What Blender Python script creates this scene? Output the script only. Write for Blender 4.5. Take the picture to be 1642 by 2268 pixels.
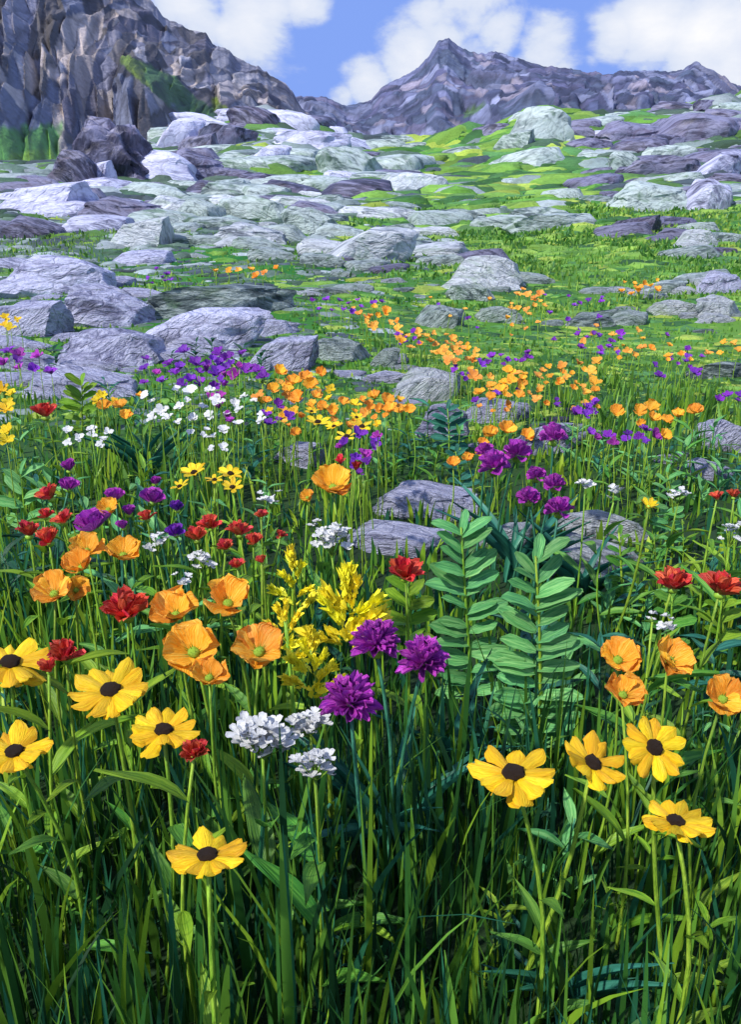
import bpy, bmesh, math, random
import numpy as np
from mathutils import Matrix, Vector, Euler
random.seed(7); rng = np.random.default_rng(11)
S = bpy.context.scene
for o in list(bpy.data.objects): bpy.data.objects.remove(o)
COL = S.collection
R = math.radians
# ------------------------------------------------------------------ camera
CAMH, PITCH, FOVV = 0.85, R(20), R(60)
F = 1134 / math.tan(FOVV / 2)            # focal length in picture units (picture 1642 x 2268)
cd = bpy.data.cameras.new('camera'); cam = bpy.data.objects.new('camera', cd); COL.objects.link(cam)
cam.location = (0, 0, CAMH); cam.rotation_euler = (R(90) - PITCH, 0, 0)
cd.sensor_fit = 'VERTICAL'; cd.angle = FOVV; cd.clip_start = 0.02; cd.clip_end = 9000
S.camera = cam
# ------------------------------------------------------------------ world and sun
SUN_AZ, SUN_EL = R(230), R(48)           # from +Y clockwise: behind the viewer, to the left
SKY_STR, SUN_STR, EXPO = 0.118, 4.1, 0.3
w = bpy.data.worlds.new('World'); S.world = w; w.use_nodes = True
nt = w.node_tree; N, L = nt.nodes, nt.links; N.clear()
def nd(nodes, t, **kw):
    n = nodes.new(t)
    for k, v in kw.items(): setattr(n, k, v)
    return n
def mth(nodes, links, op, a, b=None, clamp=False):
    n = nodes.new('ShaderNodeMath'); n.operation = op; n.use_clamp = clamp
    for i, v in enumerate((a, b)):
        if v is None: continue
        if isinstance(v, (int, float)): n.inputs[i].default_value = v
        else: links.new(v, n.inputs[i])
    return n.outputs[0]
def mixc(nodes, links, fac, a, b, blend='MIX'):
    n = nodes.new('ShaderNodeMix'); n.data_type = 'RGBA'; n.blend_type = blend
    for i, v in ((0, fac), (6, a), (7, b)):
        if isinstance(v, (int, float)): n.inputs[i].default_value = v
        elif isinstance(v, tuple): n.inputs[i].default_value = (*v[:3], 1)
        else: links.new(v, n.inputs[i])
    return n.outputs[2]
tc = nd(N, 'ShaderNodeTexCoord'); D = tc.outputs['Generated']
sky = nd(N, 'ShaderNodeTexSky', sky_type='NISHITA', sun_disc=False, sun_elevation=SUN_EL, sun_rotation=SUN_AZ,
         altitude=2200, air_density=1.0, dust_density=0.2, ozone_density=4.0)
sp = nd(N, 'ShaderNodeSeparateXYZ'); L.new(D, sp.inputs[0])
cb = nd(N, 'ShaderNodeCombineXYZ'); L.new(sp.outputs[0], cb.inputs[0]); L.new(sp.outputs[1], cb.inputs[1])
L.new(mth(N, L, 'ADD', mth(N, L, 'ABSOLUTE', sp.outputs[2]), 0.38), cb.inputs[2])
nrm = nd(N, 'ShaderNodeVectorMath', operation='NORMALIZE'); L.new(cb.outputs[0], nrm.inputs[0])
L.new(nrm.outputs[0], sky.inputs[0])
def pixdir(px, py):
    u, v = (px - 821) / F, (1134 - py) / F
    c, s = math.cos(PITCH), math.sin(PITCH)
    return np.array([u, c + v * s, -s + v * c])
# cumulus: soft banks round a few directions, broken up by noise, and scattered noise clouds everywhere else
mp = nd(N, 'ShaderNodeMapping'); mp.inputs['Scale'].default_value = (1, 1, 1.7); L.new(D, mp.inputs[0])
nz = nd(N, 'ShaderNodeTexNoise'); nz.inputs['Scale'].default_value = 9; nz.inputs['Detail'].default_value = 7; nz.inputs['Roughness'].default_value = 0.6; nz.inputs['Distortion'].default_value = 0.25
L.new(mp.outputs[0], nz.inputs[0])
nz2 = nd(N, 'ShaderNodeTexNoise'); nz2.inputs['Scale'].default_value = 3.0; nz2.inputs['Detail'].default_value = 2
L.new(mp.outputs[0], nz2.inputs[0])
acc = None
for (px, py, rad, amp) in [(420, 20, 110, 1), (560, 20, 110, 1.1), (670, 10, 70, .8), (500, 60, 60, .8), (960, 20, 60, .7), (1040, -10, 110, .9),
                           (1000, 60, 70, .7), (900, 130, 80, .9), (820, 180, 65, .9), (1110, 75, 70, .9), (1200, 110, 80, .9), (1060, 120, 80, .6),
                           (1250, 160, 60, .7), (1370, 80, 65, 1), (1450, 60, 110, 1.1), (1560, 90, 120, 1.2), (1620, 150, 110, 1.1), (1340, 40, 40, .6), (1690, 60, 140, 1),
                           (760, 215, 40, .6), (1310, 145, 30, .5)]:
    d = pixdir(px, py); d /= np.linalg.norm(d)
    v = nd(N, 'ShaderNodeVectorMath', operation='DISTANCE'); L.new(D, v.inputs[0]); v.inputs[1].default_value = tuple(d)
    m = nd(N, 'ShaderNodeMapRange'); m.interpolation_type = 'SMOOTHSTEP'
    L.new(v.outputs['Value'], m.inputs[0]); m.inputs[1].default_value = rad / F * 1.36; m.inputs[2].default_value = 0
    m.inputs[3].default_value = 0; m.inputs[4].default_value = amp
    acc = m.outputs[0] if acc is None else mth(N, L, 'MAXIMUM', acc, m.outputs[0])
# away from the view the cover goes on as broken cumulus
away = nd(N, 'ShaderNodeVectorMath', operation='DISTANCE'); L.new(D, away.inputs[0]); away.inputs[1].default_value = tuple(pixdir(821, 100) / np.linalg.norm(pixdir(821, 100)))
aw = nd(N, 'ShaderNodeMapRange'); L.new(away.outputs['Value'], aw.inputs[0]); aw.inputs[1].default_value = .5; aw.inputs[2].default_value = .9
gen = nd(N, 'ShaderNodeMapRange'); L.new(nz2.outputs[0], gen.inputs[0]); gen.inputs[1].default_value = .45; gen.inputs[2].default_value = .62
acc = mth(N, L, 'MAXIMUM', acc, mth(N, L, 'MULTIPLY', aw.outputs[0], gen.outputs[0]))
cov = mth(N, L, 'ADD', acc, mth(N, L, 'MULTIPLY', mth(N, L, 'SUBTRACT', nz.outputs[0], .5), 2.2))
cm = nd(N, 'ShaderNodeMapRange'); cm.interpolation_type = 'SMOOTHSTEP'; L.new(cov, cm.inputs[0]); cm.inputs[1].default_value = .22; cm.inputs[2].default_value = .70
thick = nd(N, 'ShaderNodeMapRange'); L.new(cov, thick.inputs[0]); thick.inputs[1].default_value = .55; thick.inputs[2].default_value = 1.55
CW = 6.9
cloudc = mixc(N, L, thick.outputs[0], (CW * .66, CW * .74, CW * .92), (CW * 1.0, CW * 1.0, CW * 1.02))
skyc = mixc(N, L, .8, sky.outputs[0], (1.85, 3.0, 7.2))
bg = nd(N, 'ShaderNodeBackground'); bg.inputs[1].default_value = SKY_STR
L.new(mixc(N, L, cm.outputs[0], skyc, cloudc), bg.inputs[0])
wo = nd(N, 'ShaderNodeOutputWorld'); L.new(bg.outputs[0], wo.inputs[0])
sd = bpy.data.lights.new('sun', 'SUN'); sd.energy = SUN_STR; sd.angle = R(2.0); sd.color = (1, .955, .88)
so = bpy.data.objects.new('sun', sd); COL.objects.link(so); so.location = (-20, -20, 40)
sv = Vector((math.sin(SUN_AZ) * math.cos(SUN_EL), math.cos(SUN_AZ) * math.cos(SUN_EL), math.sin(SUN_EL)))
so.rotation_euler = sv.to_track_quat('Z', 'Y').to_euler()
vs = S.view_settings; vs.view_transform = 'Standard'; vs.look = 'None'; vs.gamma = 1; vs.exposure = EXPO; vs.use_curve_mapping = False
# ------------------------------------------------------------------ noise and terrain
_perm = np.random.default_rng(5).random((256, 256))
def vnoise(x, y, sc=1.0, ox=0):
    x = np.asarray(x, float) / sc + 57.3 + ox; y = np.asarray(y, float) / sc + 31.7 + ox * 1.7
    xi, yi = np.floor(x).astype(int), np.floor(y).astype(int); fx, fy = x - xi, y - yi
    fx, fy = fx * fx * (3 - 2 * fx), fy * fy * (3 - 2 * fy)
    g = lambda a, b: _perm[a % 256, b % 256]
    return ((g(xi, yi) * (1 - fx) + g(xi + 1, yi) * fx) * (1 - fy) + (g(xi, yi + 1) * (1 - fx) + g(xi + 1, yi + 1) * fx) * fy) * 2 - 1
def fbm(x, y, sc, n=4, ox=0):
    return sum(vnoise(x, y, sc / 2 ** i, ox + i * 3.1) * .5 ** i for i in range(n))
PY = [-60, 0, 3, 8, 12, 20, 30, 40, 60, 85, 110, 140, 190, 260, 600, 4000]
PZ = [0, 0, 0, -.02, .02, .14, .40, .78, 1.95, 3.9, 6.1, 7.0, 6, 2, 0, 0]
def ground(x, y):
    x = np.asarray(x, float); y = np.asarray(y, float)
    z = np.interp(y, PY, PZ)
    a = np.clip((y - 1.2) / 8, 0, 1)
    z = z + a * .10 * fbm(x, y, 2.6, 3) + .014 * fbm(x, y, .5, 2)
    far = np.clip((y - 12) / 60, 0, 1)
    z = z + far * .8 * fbm(x, y, 16, 3, 9)
    uu = x / np.maximum(y, 1)                # the slope climbs into a knoll right of centre, a bank at the right and a spur under the left cliff
    up = np.clip((y - 35) / 60, 0, 1) ** 1.5 * np.clip((210 - y) / 60, 0, 1)
    z = z + up * (2.6 * np.exp(-((uu - .18) / .075) ** 2) + 2.3 * np.clip((uu - .20) / .16, 0, 1.0) + 2.2 * np.exp(-((uu + .12) / .07) ** 2) + 1.2 * fbm(x, y, 11, 3, 14))
    z = z + np.clip((y - 5) / 30, 0, 1) * np.clip(np.abs(x) / np.maximum(y, 1) - .18, 0, .6) * np.clip(y, 0, 120) * .05
    return z
CP = np.array([0, 0, CAMH])
_ts = np.geomspace(.25, 900, 900)
def hit(px, py, H=0.0):
    d = pixdir(px, py)
    P = CP[None] + _ts[:, None] * d[None]
    below = P[:, 2] <= ground(P[:, 0], P[:, 1]) + H
    k = int(np.argmax(below))
    if not below[k]: k = 700
    a, b = _ts[max(k - 1, 0)], _ts[k]
    for _ in range(18):
        m = (a + b) / 2; p = CP + m * d
        if p[2] <= ground(p[0], p[1]) + H: b = m
        else: a = m
    return CP + b * d
def depth(p):                               # distance along the lens axis: metres per picture unit = depth / F
    return p[1] * math.cos(PITCH) - (p[2] - CAMH) * math.sin(PITCH)
# ------------------------------------------------------------------ object helpers
def tag(o, label=None, cat=None, group=None, kind=None):
    if label: o['label'] = label
    if cat: o['category'] = cat
    if group: o['group'] = group
    if kind: o['kind'] = kind
    return o
def thing(name, loc, label, cat, group=None):
    o = bpy.data.objects.new(name, None); COL.objects.link(o); o.location = loc; o.empty_display_size = .05
    return tag(o, label, cat, group)
def child(name, mesh, parent, M=None):
    o = bpy.data.objects.new(name, mesh); COL.objects.link(o); o.parent = parent
    if M is not None: o.matrix_basis = M
    return o
def mesh_np(name, V, Fc, mat, uv=None, col=None, smooth=True):
    me = bpy.data.meshes.new(name)
    me.from_pydata([tuple(v) for v in V], [], [tuple(f) for f in Fc])
    if uv is not None:
        ul = me.uv_layers.new(name='UVMap'); li = np.empty(len(me.loops), int); me.loops.foreach_get('vertex_index', li)
        ul.data.foreach_set('uv', np.asarray(uv, np.float32)[li].ravel())
    if col is not None: setcol(me, col)
    me.materials.append(mat)
    if smooth: me.polygons.foreach_set('use_smooth', [True] * len(me.polygons))
    me.update(); return me
def setcol(me, col):
    c = np.ones((len(me.vertices), 4), np.float32); c[:, :3] = col
    a = me.color_attributes.new('Col', 'FLOAT_COLOR', 'POINT'); a.data.foreach_set('color', c.ravel())
def big_mesh(name, V, Q, mat, col=None, smooth=True, k=4):
    V = np.asarray(V, np.float32); Q = np.asarray(Q, np.int32)
    me = bpy.data.meshes.new(name); me.vertices.add(len(V)); me.vertices.foreach_set('co', V.ravel())
    me.loops.add(Q.size); me.loops.foreach_set('vertex_index', Q.ravel())
    me.polygons.add(len(Q)); me.polygons.foreach_set('loop_start', np.arange(0, Q.size, k, dtype=np.int32))
    me.update(calc_edges=True)
    if smooth: me.polygons.foreach_set('use_smooth', np.ones(len(Q), bool))
    if col is not None: setcol(me, col)
    me.materials.append(mat); me.validate(); return me
def grid_quads(n, m):                        # n rows, m columns
    i, j = np.meshgrid(np.arange(n - 1), np.arange(m - 1), indexing='ij'); a = (i * m + j).ravel()
    return np.stack([a, a + 1, a + m + 1, a + m], 1)
# ------------------------------------------------------------------ materials
def newmat(name):
    m = bpy.data.materials.new(name); m.use_nodes = True; n = m.node_tree; n.nodes.clear()
    return m, n.nodes, n.links
def finish(m, N, L, colr, rough=.5, bump=None, transl=0.0, spec=.35):
    p = N.new('ShaderNodeBsdfPrincipled'); p.inputs['Roughness'].default_value = rough
    p.inputs['Specular IOR Level'].default_value = spec
    if isinstance(colr, tuple): p.inputs['Base Color'].default_value = (*colr, 1)
    else: L.new(colr, p.inputs['Base Color'])
    if bump is not None:
        h, st, dist = bump
        b = N.new('ShaderNodeBump'); b.inputs['Strength'].default_value = st; b.inputs['Distance'].default_value = dist
        L.new(h, b.inputs['Height']); L.new(b.outputs[0], p.inputs['Normal'])
    out = N.new('ShaderNodeOutputMaterial'); sh = p.outputs[0]
    if transl:
        t = N.new('ShaderNodeBsdfTranslucent')
        if isinstance(colr, tuple): t.inputs[0].default_value = (*colr, 1)
        else: L.new(colr, t.inputs[0])
        mx = N.new('ShaderNodeMixShader'); mx.inputs[0].default_value = transl
        L.new(sh, mx.inputs[1]); L.new(t.outputs[0], mx.inputs[2]); sh = mx.outputs[0]
    L.new(sh, out.inputs[0]); return m
def noise(N, L, vec, scale, detail=3, rough=.55, dist=0.0):
    n = N.new('ShaderNodeTexNoise'); n.inputs['Scale'].default_value = scale; n.inputs['Detail'].default_value = detail
    n.inputs['Roughness'].default_value = rough; n.inputs['Distortion'].default_value = dist
    L.new(vec, n.inputs['Vector']); return n.outputs[0]
def ramp(N, L, fac, stops, interp='LINEAR'):
    r = N.new('ShaderNodeValToRGB'); L.new(fac, r.inputs[0]); r.color_ramp.interpolation = interp
    e = r.color_ramp.elements
    while len(e) < len(stops): e.new(.5)
    for k, (p, c) in enumerate(stops): e[k].position = p; e[k].color = (*c, 1)
    return r.outputs[0]
def streak_mat(name, c1, c2, c3=None, rough=.45, transl=.22, ks=(9, 1.1), bst=.8, bd=.003, var=.22):
    """petals and leaves: streaks run along the length (UV v), each piece its own tint"""
    m, N, L = newmat(name)
    uv = N.new('ShaderNodeTexCoord'); oi = N.new('ShaderNodeObjectInfo')
    ad = nd(N, 'ShaderNodeVectorMath', operation='ADD'); L.new(uv.outputs['UV'], ad.inputs[0])
    cx = N.new('ShaderNodeCombineXYZ'); r10 = mth(N, L, 'MULTIPLY', oi.outputs['Random'], 37.0)
    L.new(r10, cx.inputs[0]); L.new(r10, cx.inputs[1]); L.new(cx.outputs[0], ad.inputs[1])
    mp = N.new('ShaderNodeMapping'); mp.inputs['Scale'].default_value = (*ks, 1); L.new(ad.outputs[0], mp.inputs[0])
    f = noise(N, L, mp.outputs[0], 1.0, 3, .6, .3)
    col = ramp(N, L, f, [(.3, c3 or c1), (.46, c1), (.66, c2)])
    hs = N.new('ShaderNodeHueSaturation')
    L.new(mth(N, L, 'ADD', mth(N, L, 'MULTIPLY', oi.outputs['Random'], 2 * var), 1 - var), hs.inputs['Value'])
    fr = mth(N, L, 'FRACT', mth(N, L, 'MULTIPLY', oi.outputs['Random'], 7.31))
    L.new(mth(N, L, 'ADD', mth(N, L, 'MULTIPLY', fr, .03), .485), hs.inputs['Hue'])
    L.new(col, hs.inputs['Color'])
    mp2 = N.new('ShaderNodeMapping'); mp2.inputs['Scale'].default_value = (ks[0] * 2.2, ks[1] * 1.6, 1); L.new(ad.outputs[0], mp2.inputs[0])
    f2 = noise(N, L, mp2.outputs[0], 1.0, 2)
    return finish(m, N, L, hs.outputs[0], rough, (f2, bst, bd), transl)
def plain_mat(name, c1, c2, scale, rough=.6, bst=.6, bd=.003, stretch=(1, 1, 1)):
    m, N, L = newmat(name); t = N.new('ShaderNodeTexCoord')
    mp = N.new('ShaderNodeMapping'); mp.inputs['Scale'].default_value = stretch; L.new(t.outputs['Object'], mp.inputs[0])
    f = noise(N, L, mp.outputs[0], scale, 4, .6)
    return finish(m, N, L, ramp(N, L, f, [(.35, c1), (.65, c2)]), rough, (f, bst, bd))
def col_mat(name, rough=.55, transl=.0, bscale=6.0, bst=.4, bd=.05, vary=.25, stretch=(1, 1, 1), spec=.3):
    m, N, L = newmat(name); a = nd(N, 'ShaderNodeVertexColor', layer_name='Col'); t = N.new('ShaderNodeTexCoord')
    mp = N.new('ShaderNodeMapping'); mp.inputs['Scale'].default_value = stretch; L.new(t.outputs['Object'], mp.inputs[0])
    f = noise(N, L, mp.outputs[0], bscale, 8, .66, .5)
    br = mth(N, L, 'ADD', mth(N, L, 'MULTIPLY', f, 2 * vary * 2), 1 - vary * 2)
    c = mixc(N, L, 1.0, a.outputs[0], (1, 1, 1), 'MULTIPLY')
    h = N.new('ShaderNodeHueSaturation'); L.new(c, h.inputs['Color']); L.new(br, h.inputs['Value'])
    return finish(m, N, L, h.outputs[0], rough, (f, bst, bd), transl, spec)
def rock_mat(name, dark, mid, pale, tint, warm, up=0.0):
    """palette-knife slabs: broad streaks along the bed of each stone, ridged relief, stained with moss"""
    m, N, L = newmat(name); t = N.new('ShaderNodeTexCoord'); oi = N.new('ShaderNodeObjectInfo')
    ad = nd(N, 'ShaderNodeVectorMath', operation='ADD'); L.new(t.outputs['UV'], ad.inputs[0])
    cx = N.new('ShaderNodeCombineXYZ'); r = mth(N, L, 'MULTIPLY', oi.outputs['Random'], 53.0)
    for k in range(3): L.new(r, cx.inputs[k])
    vr = N.new('ShaderNodeVectorRotate'); vr.rotation_type = 'Z_AXIS'; L.new(t.outputs['UV'], vr.inputs['Vector'])
    L.new(mth(N, L, 'MULTIPLY', mth(N, L, 'SUBTRACT', mth(N, L, 'FRACT', mth(N, L, 'MULTIPLY', oi.outputs['Random'], 9.7)), .5), 1.5), vr.inputs['Angle'])
    L.new(vr.outputs[0], ad.inputs[0]); L.new(cx.outputs[0], ad.inputs[1])
    def mapped(sx, sy, rot=0):
        mp = N.new('ShaderNodeMapping'); mp.inputs['Scale'].default_value = (sx, sy, 1); mp.inputs['Rotation'].default_value = (0, 0, rot)
        L.new(ad.outputs[0], mp.inputs[0]); return mp.outputs[0]
    f1 = noise(N, L, mapped(1.5, 3.2, .15), 1.0, 5, .62, 1.2)
    f2 = noise(N, L, mapped(4, 11, -.1), 1.0, 4, .65, .6)
    f3 = noise(N, L, mapped(2.2, 3, .4), 1.0, 3, .6, .8)
    mixv = mth(N, L, 'ADD', mth(N, L, 'MULTIPLY', f1, .68), mth(N, L, 'MULTIPLY', f2, .32))
    shift = mth(N, L, 'ADD', mixv, mth(N, L, 'MULTIPLY', mth(N, L, 'SUBTRACT', oi.outputs['Random'], .5 - up / .12), .12))
    col = ramp(N, L, shift, [(.34, dark), (.44, mid), (.52, pale), (.62, tuple(min(1, c * 1.15) for c in pale)), (.72, mid)])  # wide dark share paints shadow strokes into the stone colour
    tm = nd(N, 'ShaderNodeMapRange'); L.new(f3, tm.inputs[0]); tm.inputs[1].default_value = .52; tm.inputs[2].default_value = .68; tm.inputs[4].default_value = .75
    col = mixc(N, L, tm.outputs[0], col, tint)
    wm = nd(N, 'ShaderNodeMapRange'); L.new(f3, wm.inputs[0]); wm.inputs[1].default_value = .42; wm.inputs[2].default_value = .30; wm.inputs[4].default_value = .6
    col = mixc(N, L, wm.outputs[0], col, warm)
    vo = N.new('ShaderNodeTexVoronoi'); vo.feature = 'DISTANCE_TO_EDGE'; vo.inputs['Scale'].default_value = 1.0
    wp = nd(N, 'ShaderNodeVectorMath', operation='ADD'); L.new(mapped(1.7, 3.4, .2), wp.inputs[0])
    nv_ = N.new('ShaderNodeTexNoise'); nv_.inputs['Scale'].default_value = 2.5; L.new(ad.outputs[0], nv_.inputs['Vector']); L.new(nv_.outputs['Color'], wp.inputs[1]); L.new(wp.outputs[0], vo.inputs['Vector'])
    ck = nd(N, 'ShaderNodeMapRange'); L.new(vo.outputs['Distance'], ck.inputs[0]); ck.inputs[1].default_value = .0; ck.inputs[2].default_value = .05
    fg = noise(N, L, mapped(16, 22, .3), 1.0, 5, .7)
    col = mixc(N, L, mth(N, L, 'MULTIPLY', mth(N, L, 'SUBTRACT', 1.0, ck.outputs[0]), .30), col, dark)
    lm = nd(N, 'ShaderNodeMapRange'); L.new(fg, lm.inputs[0]); lm.inputs[1].default_value = .56; lm.inputs[2].default_value = .66; lm.inputs[4].default_value = .3
    col = mixc(N, L, lm.outputs[0], col, mid)
    h = mth(N, L, 'ADD', mth(N, L, 'ADD', mth(N, L, 'MULTIPLY', f2, .6), f1), mth(N, L, 'ADD', mth(N, L, 'MULTIPLY', ck.outputs[0], .12), mth(N, L, 'MULTIPLY', fg, .35)))
    return finish(m, N, L, col, .5, (h, 1.0, .07), 0, .4)
M_daisy = streak_mat('daisy_yellow', (.95, .57, .010), (.98, .67, .016), (.84, .42, .006), transl=.18)
M_daisy_eye = plain_mat('daisy_brown_eye', (.016, .007, .002), (.075, .032, .008), 160, .9, 1, .006)
M_poppy = streak_mat('poppy_orange', (.98, .41, .025), (.99, .58, .09), (.94, .28, .01), transl=.18)  # paler streaks paint highlights into the petal colour
M_poppy_eye = plain_mat('poppy_green_eye', (.20, .38, .02), (.34, .52, .06), 120)
M_purple = streak_mat('magenta_purple', (.44, .035, .44), (.58, .11, .58), (.20, .012, .34), transl=.15, var=.3)
M_violet = streak_mat('violet', (.20, .02, .44), (.32, .08, .60), (.10, .01, .28), transl=.15, var=.3)
M_red = streak_mat('petal_red', (.72, .055, .035), (.88, .15, .10), (.42, .015, .012), transl=.15, var=.3)
M_white = streak_mat('petal_white', (.86, .87, .88), (.92, .92, .92), (.70, .77, .74), transl=.1, var=.1)
M_yellow = streak_mat('goldenrod_yellow', (.97, .86, .03), (.98, .90, .08), (.94, .76, .02), transl=.15, var=.06, bst=.3)
M_butter = streak_mat('buttercup_yellow', (.93, .62, .01), (.97, .72, .04), (.75, .42, .005), transl=.15)
M_apricot = streak_mat('apricot', (.92, .38, .04), (.95, .52, .12), (.80, .26, .02), transl=.15)
M_lime = streak_mat('leaf_lime', (.16, .33, .018), (.27, .46, .03), (.06, .17, .012), transl=.25)
M_leaf = streak_mat('leaf_green', (.075, .25, .03), (.16, .38, .05), (.03, .13, .022), transl=.25)
M_jade = streak_mat('leaf_jade', (.10, .36, .10), (.23, .53, .17), (.04, .19, .07), transl=.22)
M_teal = streak_mat('leaf_teal', (.018, .13, .085), (.05, .25, .17), (.008, .055, .045), transl=.2)
M_dark = streak_mat('leaf_deep_green', (.010, .065, .03), (.025, .13, .05), (.004, .03, .018), transl=.15)
M_stem = streak_mat('stem_green', (.20, .38, .03), (.32, .50, .05), (.11, .25, .02), transl=0, ks=(4, 5))
M_stemteal = streak_mat('stem_teal', (.03, .16, .09), (.07, .27, .16), (.015, .08, .05), transl=0, ks=(4, 5))
RK_GREY = rock_mat('rock_grey_green', (.022, .038, .045), (.14, .19, .195), (.42, .50, .50), (.10, .19, .10), (.045, .07, .08), .02)
RK_PALE = rock_mat('rock_pale_grey', (.04, .05, .07), (.27, .31, .36), (.58, .62, .68), (.35, .45, .38), (.16, .19, .24), .04)
RK_LAV = rock_mat('rock_lavender', (.03, .03, .06), (.25, .26, .41), (.55, .57, .77), (.38, .38, .56), (.13, .13, .23), .045)
RK_PURP = rock_mat('rock_dusky_purple', (.014, .013, .028), (.055, .055, .10), (.20, .20, .31), (.12, .10, .16), (.035, .03, .042))
M_ground = None
# ------------------------------------------------------------------ setting: meadow ground
def build_ground():
    ys = np.concatenate([[-60, -30, -12, -5, -2], np.linspace(-1, 9, 150), np.geomspace(9.08, 240, 240), np.geomspace(260, 4000, 20)])
    ss = np.linspace(-1, 1, 240); ss = np.sign(ss) * np.abs(ss) ** 1.25
    Y = ys[:, None] + 0 * ss[None]; X = ss[None] * (np.where(ys < 1, 6, 5 + np.abs(ys) * 1.0))[:, None]
    Z = ground(X, Y)
    # earth and turf: patchwork of growth, browner and darker under the tall near plants
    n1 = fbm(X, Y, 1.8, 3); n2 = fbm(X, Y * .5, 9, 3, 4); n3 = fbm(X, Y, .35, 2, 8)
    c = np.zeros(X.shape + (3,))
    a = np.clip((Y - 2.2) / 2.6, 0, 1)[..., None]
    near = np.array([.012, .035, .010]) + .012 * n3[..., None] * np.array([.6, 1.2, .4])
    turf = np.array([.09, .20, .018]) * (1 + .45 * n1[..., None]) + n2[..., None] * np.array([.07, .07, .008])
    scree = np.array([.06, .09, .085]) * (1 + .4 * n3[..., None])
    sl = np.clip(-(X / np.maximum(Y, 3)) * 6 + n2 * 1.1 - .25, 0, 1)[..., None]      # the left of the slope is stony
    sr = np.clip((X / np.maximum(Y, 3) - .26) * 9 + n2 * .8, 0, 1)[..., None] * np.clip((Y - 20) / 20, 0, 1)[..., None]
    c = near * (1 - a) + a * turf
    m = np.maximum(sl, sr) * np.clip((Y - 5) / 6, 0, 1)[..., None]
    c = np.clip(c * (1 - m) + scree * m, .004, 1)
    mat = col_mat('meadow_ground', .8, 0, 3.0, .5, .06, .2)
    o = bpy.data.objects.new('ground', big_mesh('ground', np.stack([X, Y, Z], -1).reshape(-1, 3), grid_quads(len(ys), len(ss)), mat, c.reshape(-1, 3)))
    COL.objects.link(o); tag(o, kind='structure')
build_ground()
# ------------------------------------------------------------------ setting: mountains of tilted slabs
def facets(A, T, K, palette, seed, stretch, ang):
    """assign every point (A,T) to a slab: its height, tilt and rock colour"""
    g = np.random.default_rng(seed)
    lo, hi = np.array([A.min(), T.min()]), np.array([A.max(), T.max()])
    sd = lo + g.random((K, 2)) * (hi - lo)
    ca, sa = math.cos(ang), math.sin(ang)
    def tr(a, t): return np.stack([(a * ca + t * sa) / stretch, (-a * sa + t * ca) * stretch], -1)
    P = tr(A.ravel(), T.ravel()); Q = tr(sd[:, 0], sd[:, 1])
    P = P + .35 * ((hi - lo).mean() / math.sqrt(K)) * np.stack([vnoise(A.ravel(), T.ravel(), .12 * (hi - lo).mean(), seed), vnoise(A.ravel(), T.ravel(), .10 * (hi - lo).mean(), seed + 5)], -1)
    idx = np.empty(len(P), int); edge = np.empty(len(P))
    for s in range(0, len(P), 4000):
        d = ((P[s:s + 4000, None] - Q[None]) ** 2).sum(-1); part = np.partition(d, 1, axis=1)
        idx[s:s + 4000] = d.argmin(1); edge[s:s + 4000] = np.sqrt(part[:, 1]) - np.sqrt(part[:, 0])
    off = P - Q[idx]; tilt = g.normal(0, 1, (K, 2)); hgt = g.random(K)
    cell = (hi - lo).mean() / math.sqrt(K)
    h = hgt[idx] + np.clip(.45 * (tilt[idx] * off).sum(-1) / cell, -.6, .6)
    crack = np.clip(edge / (cell * .22), 0, 1)
    pal = np.array(palette); ci = g.integers(0, len(pal), K)
    c = pal[ci] * (.75 + .5 * g.random((K, 1)))
    return h.reshape(A.shape), crack.reshape(A.shape), c[idx].reshape(A.shape + (3,))
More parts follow.
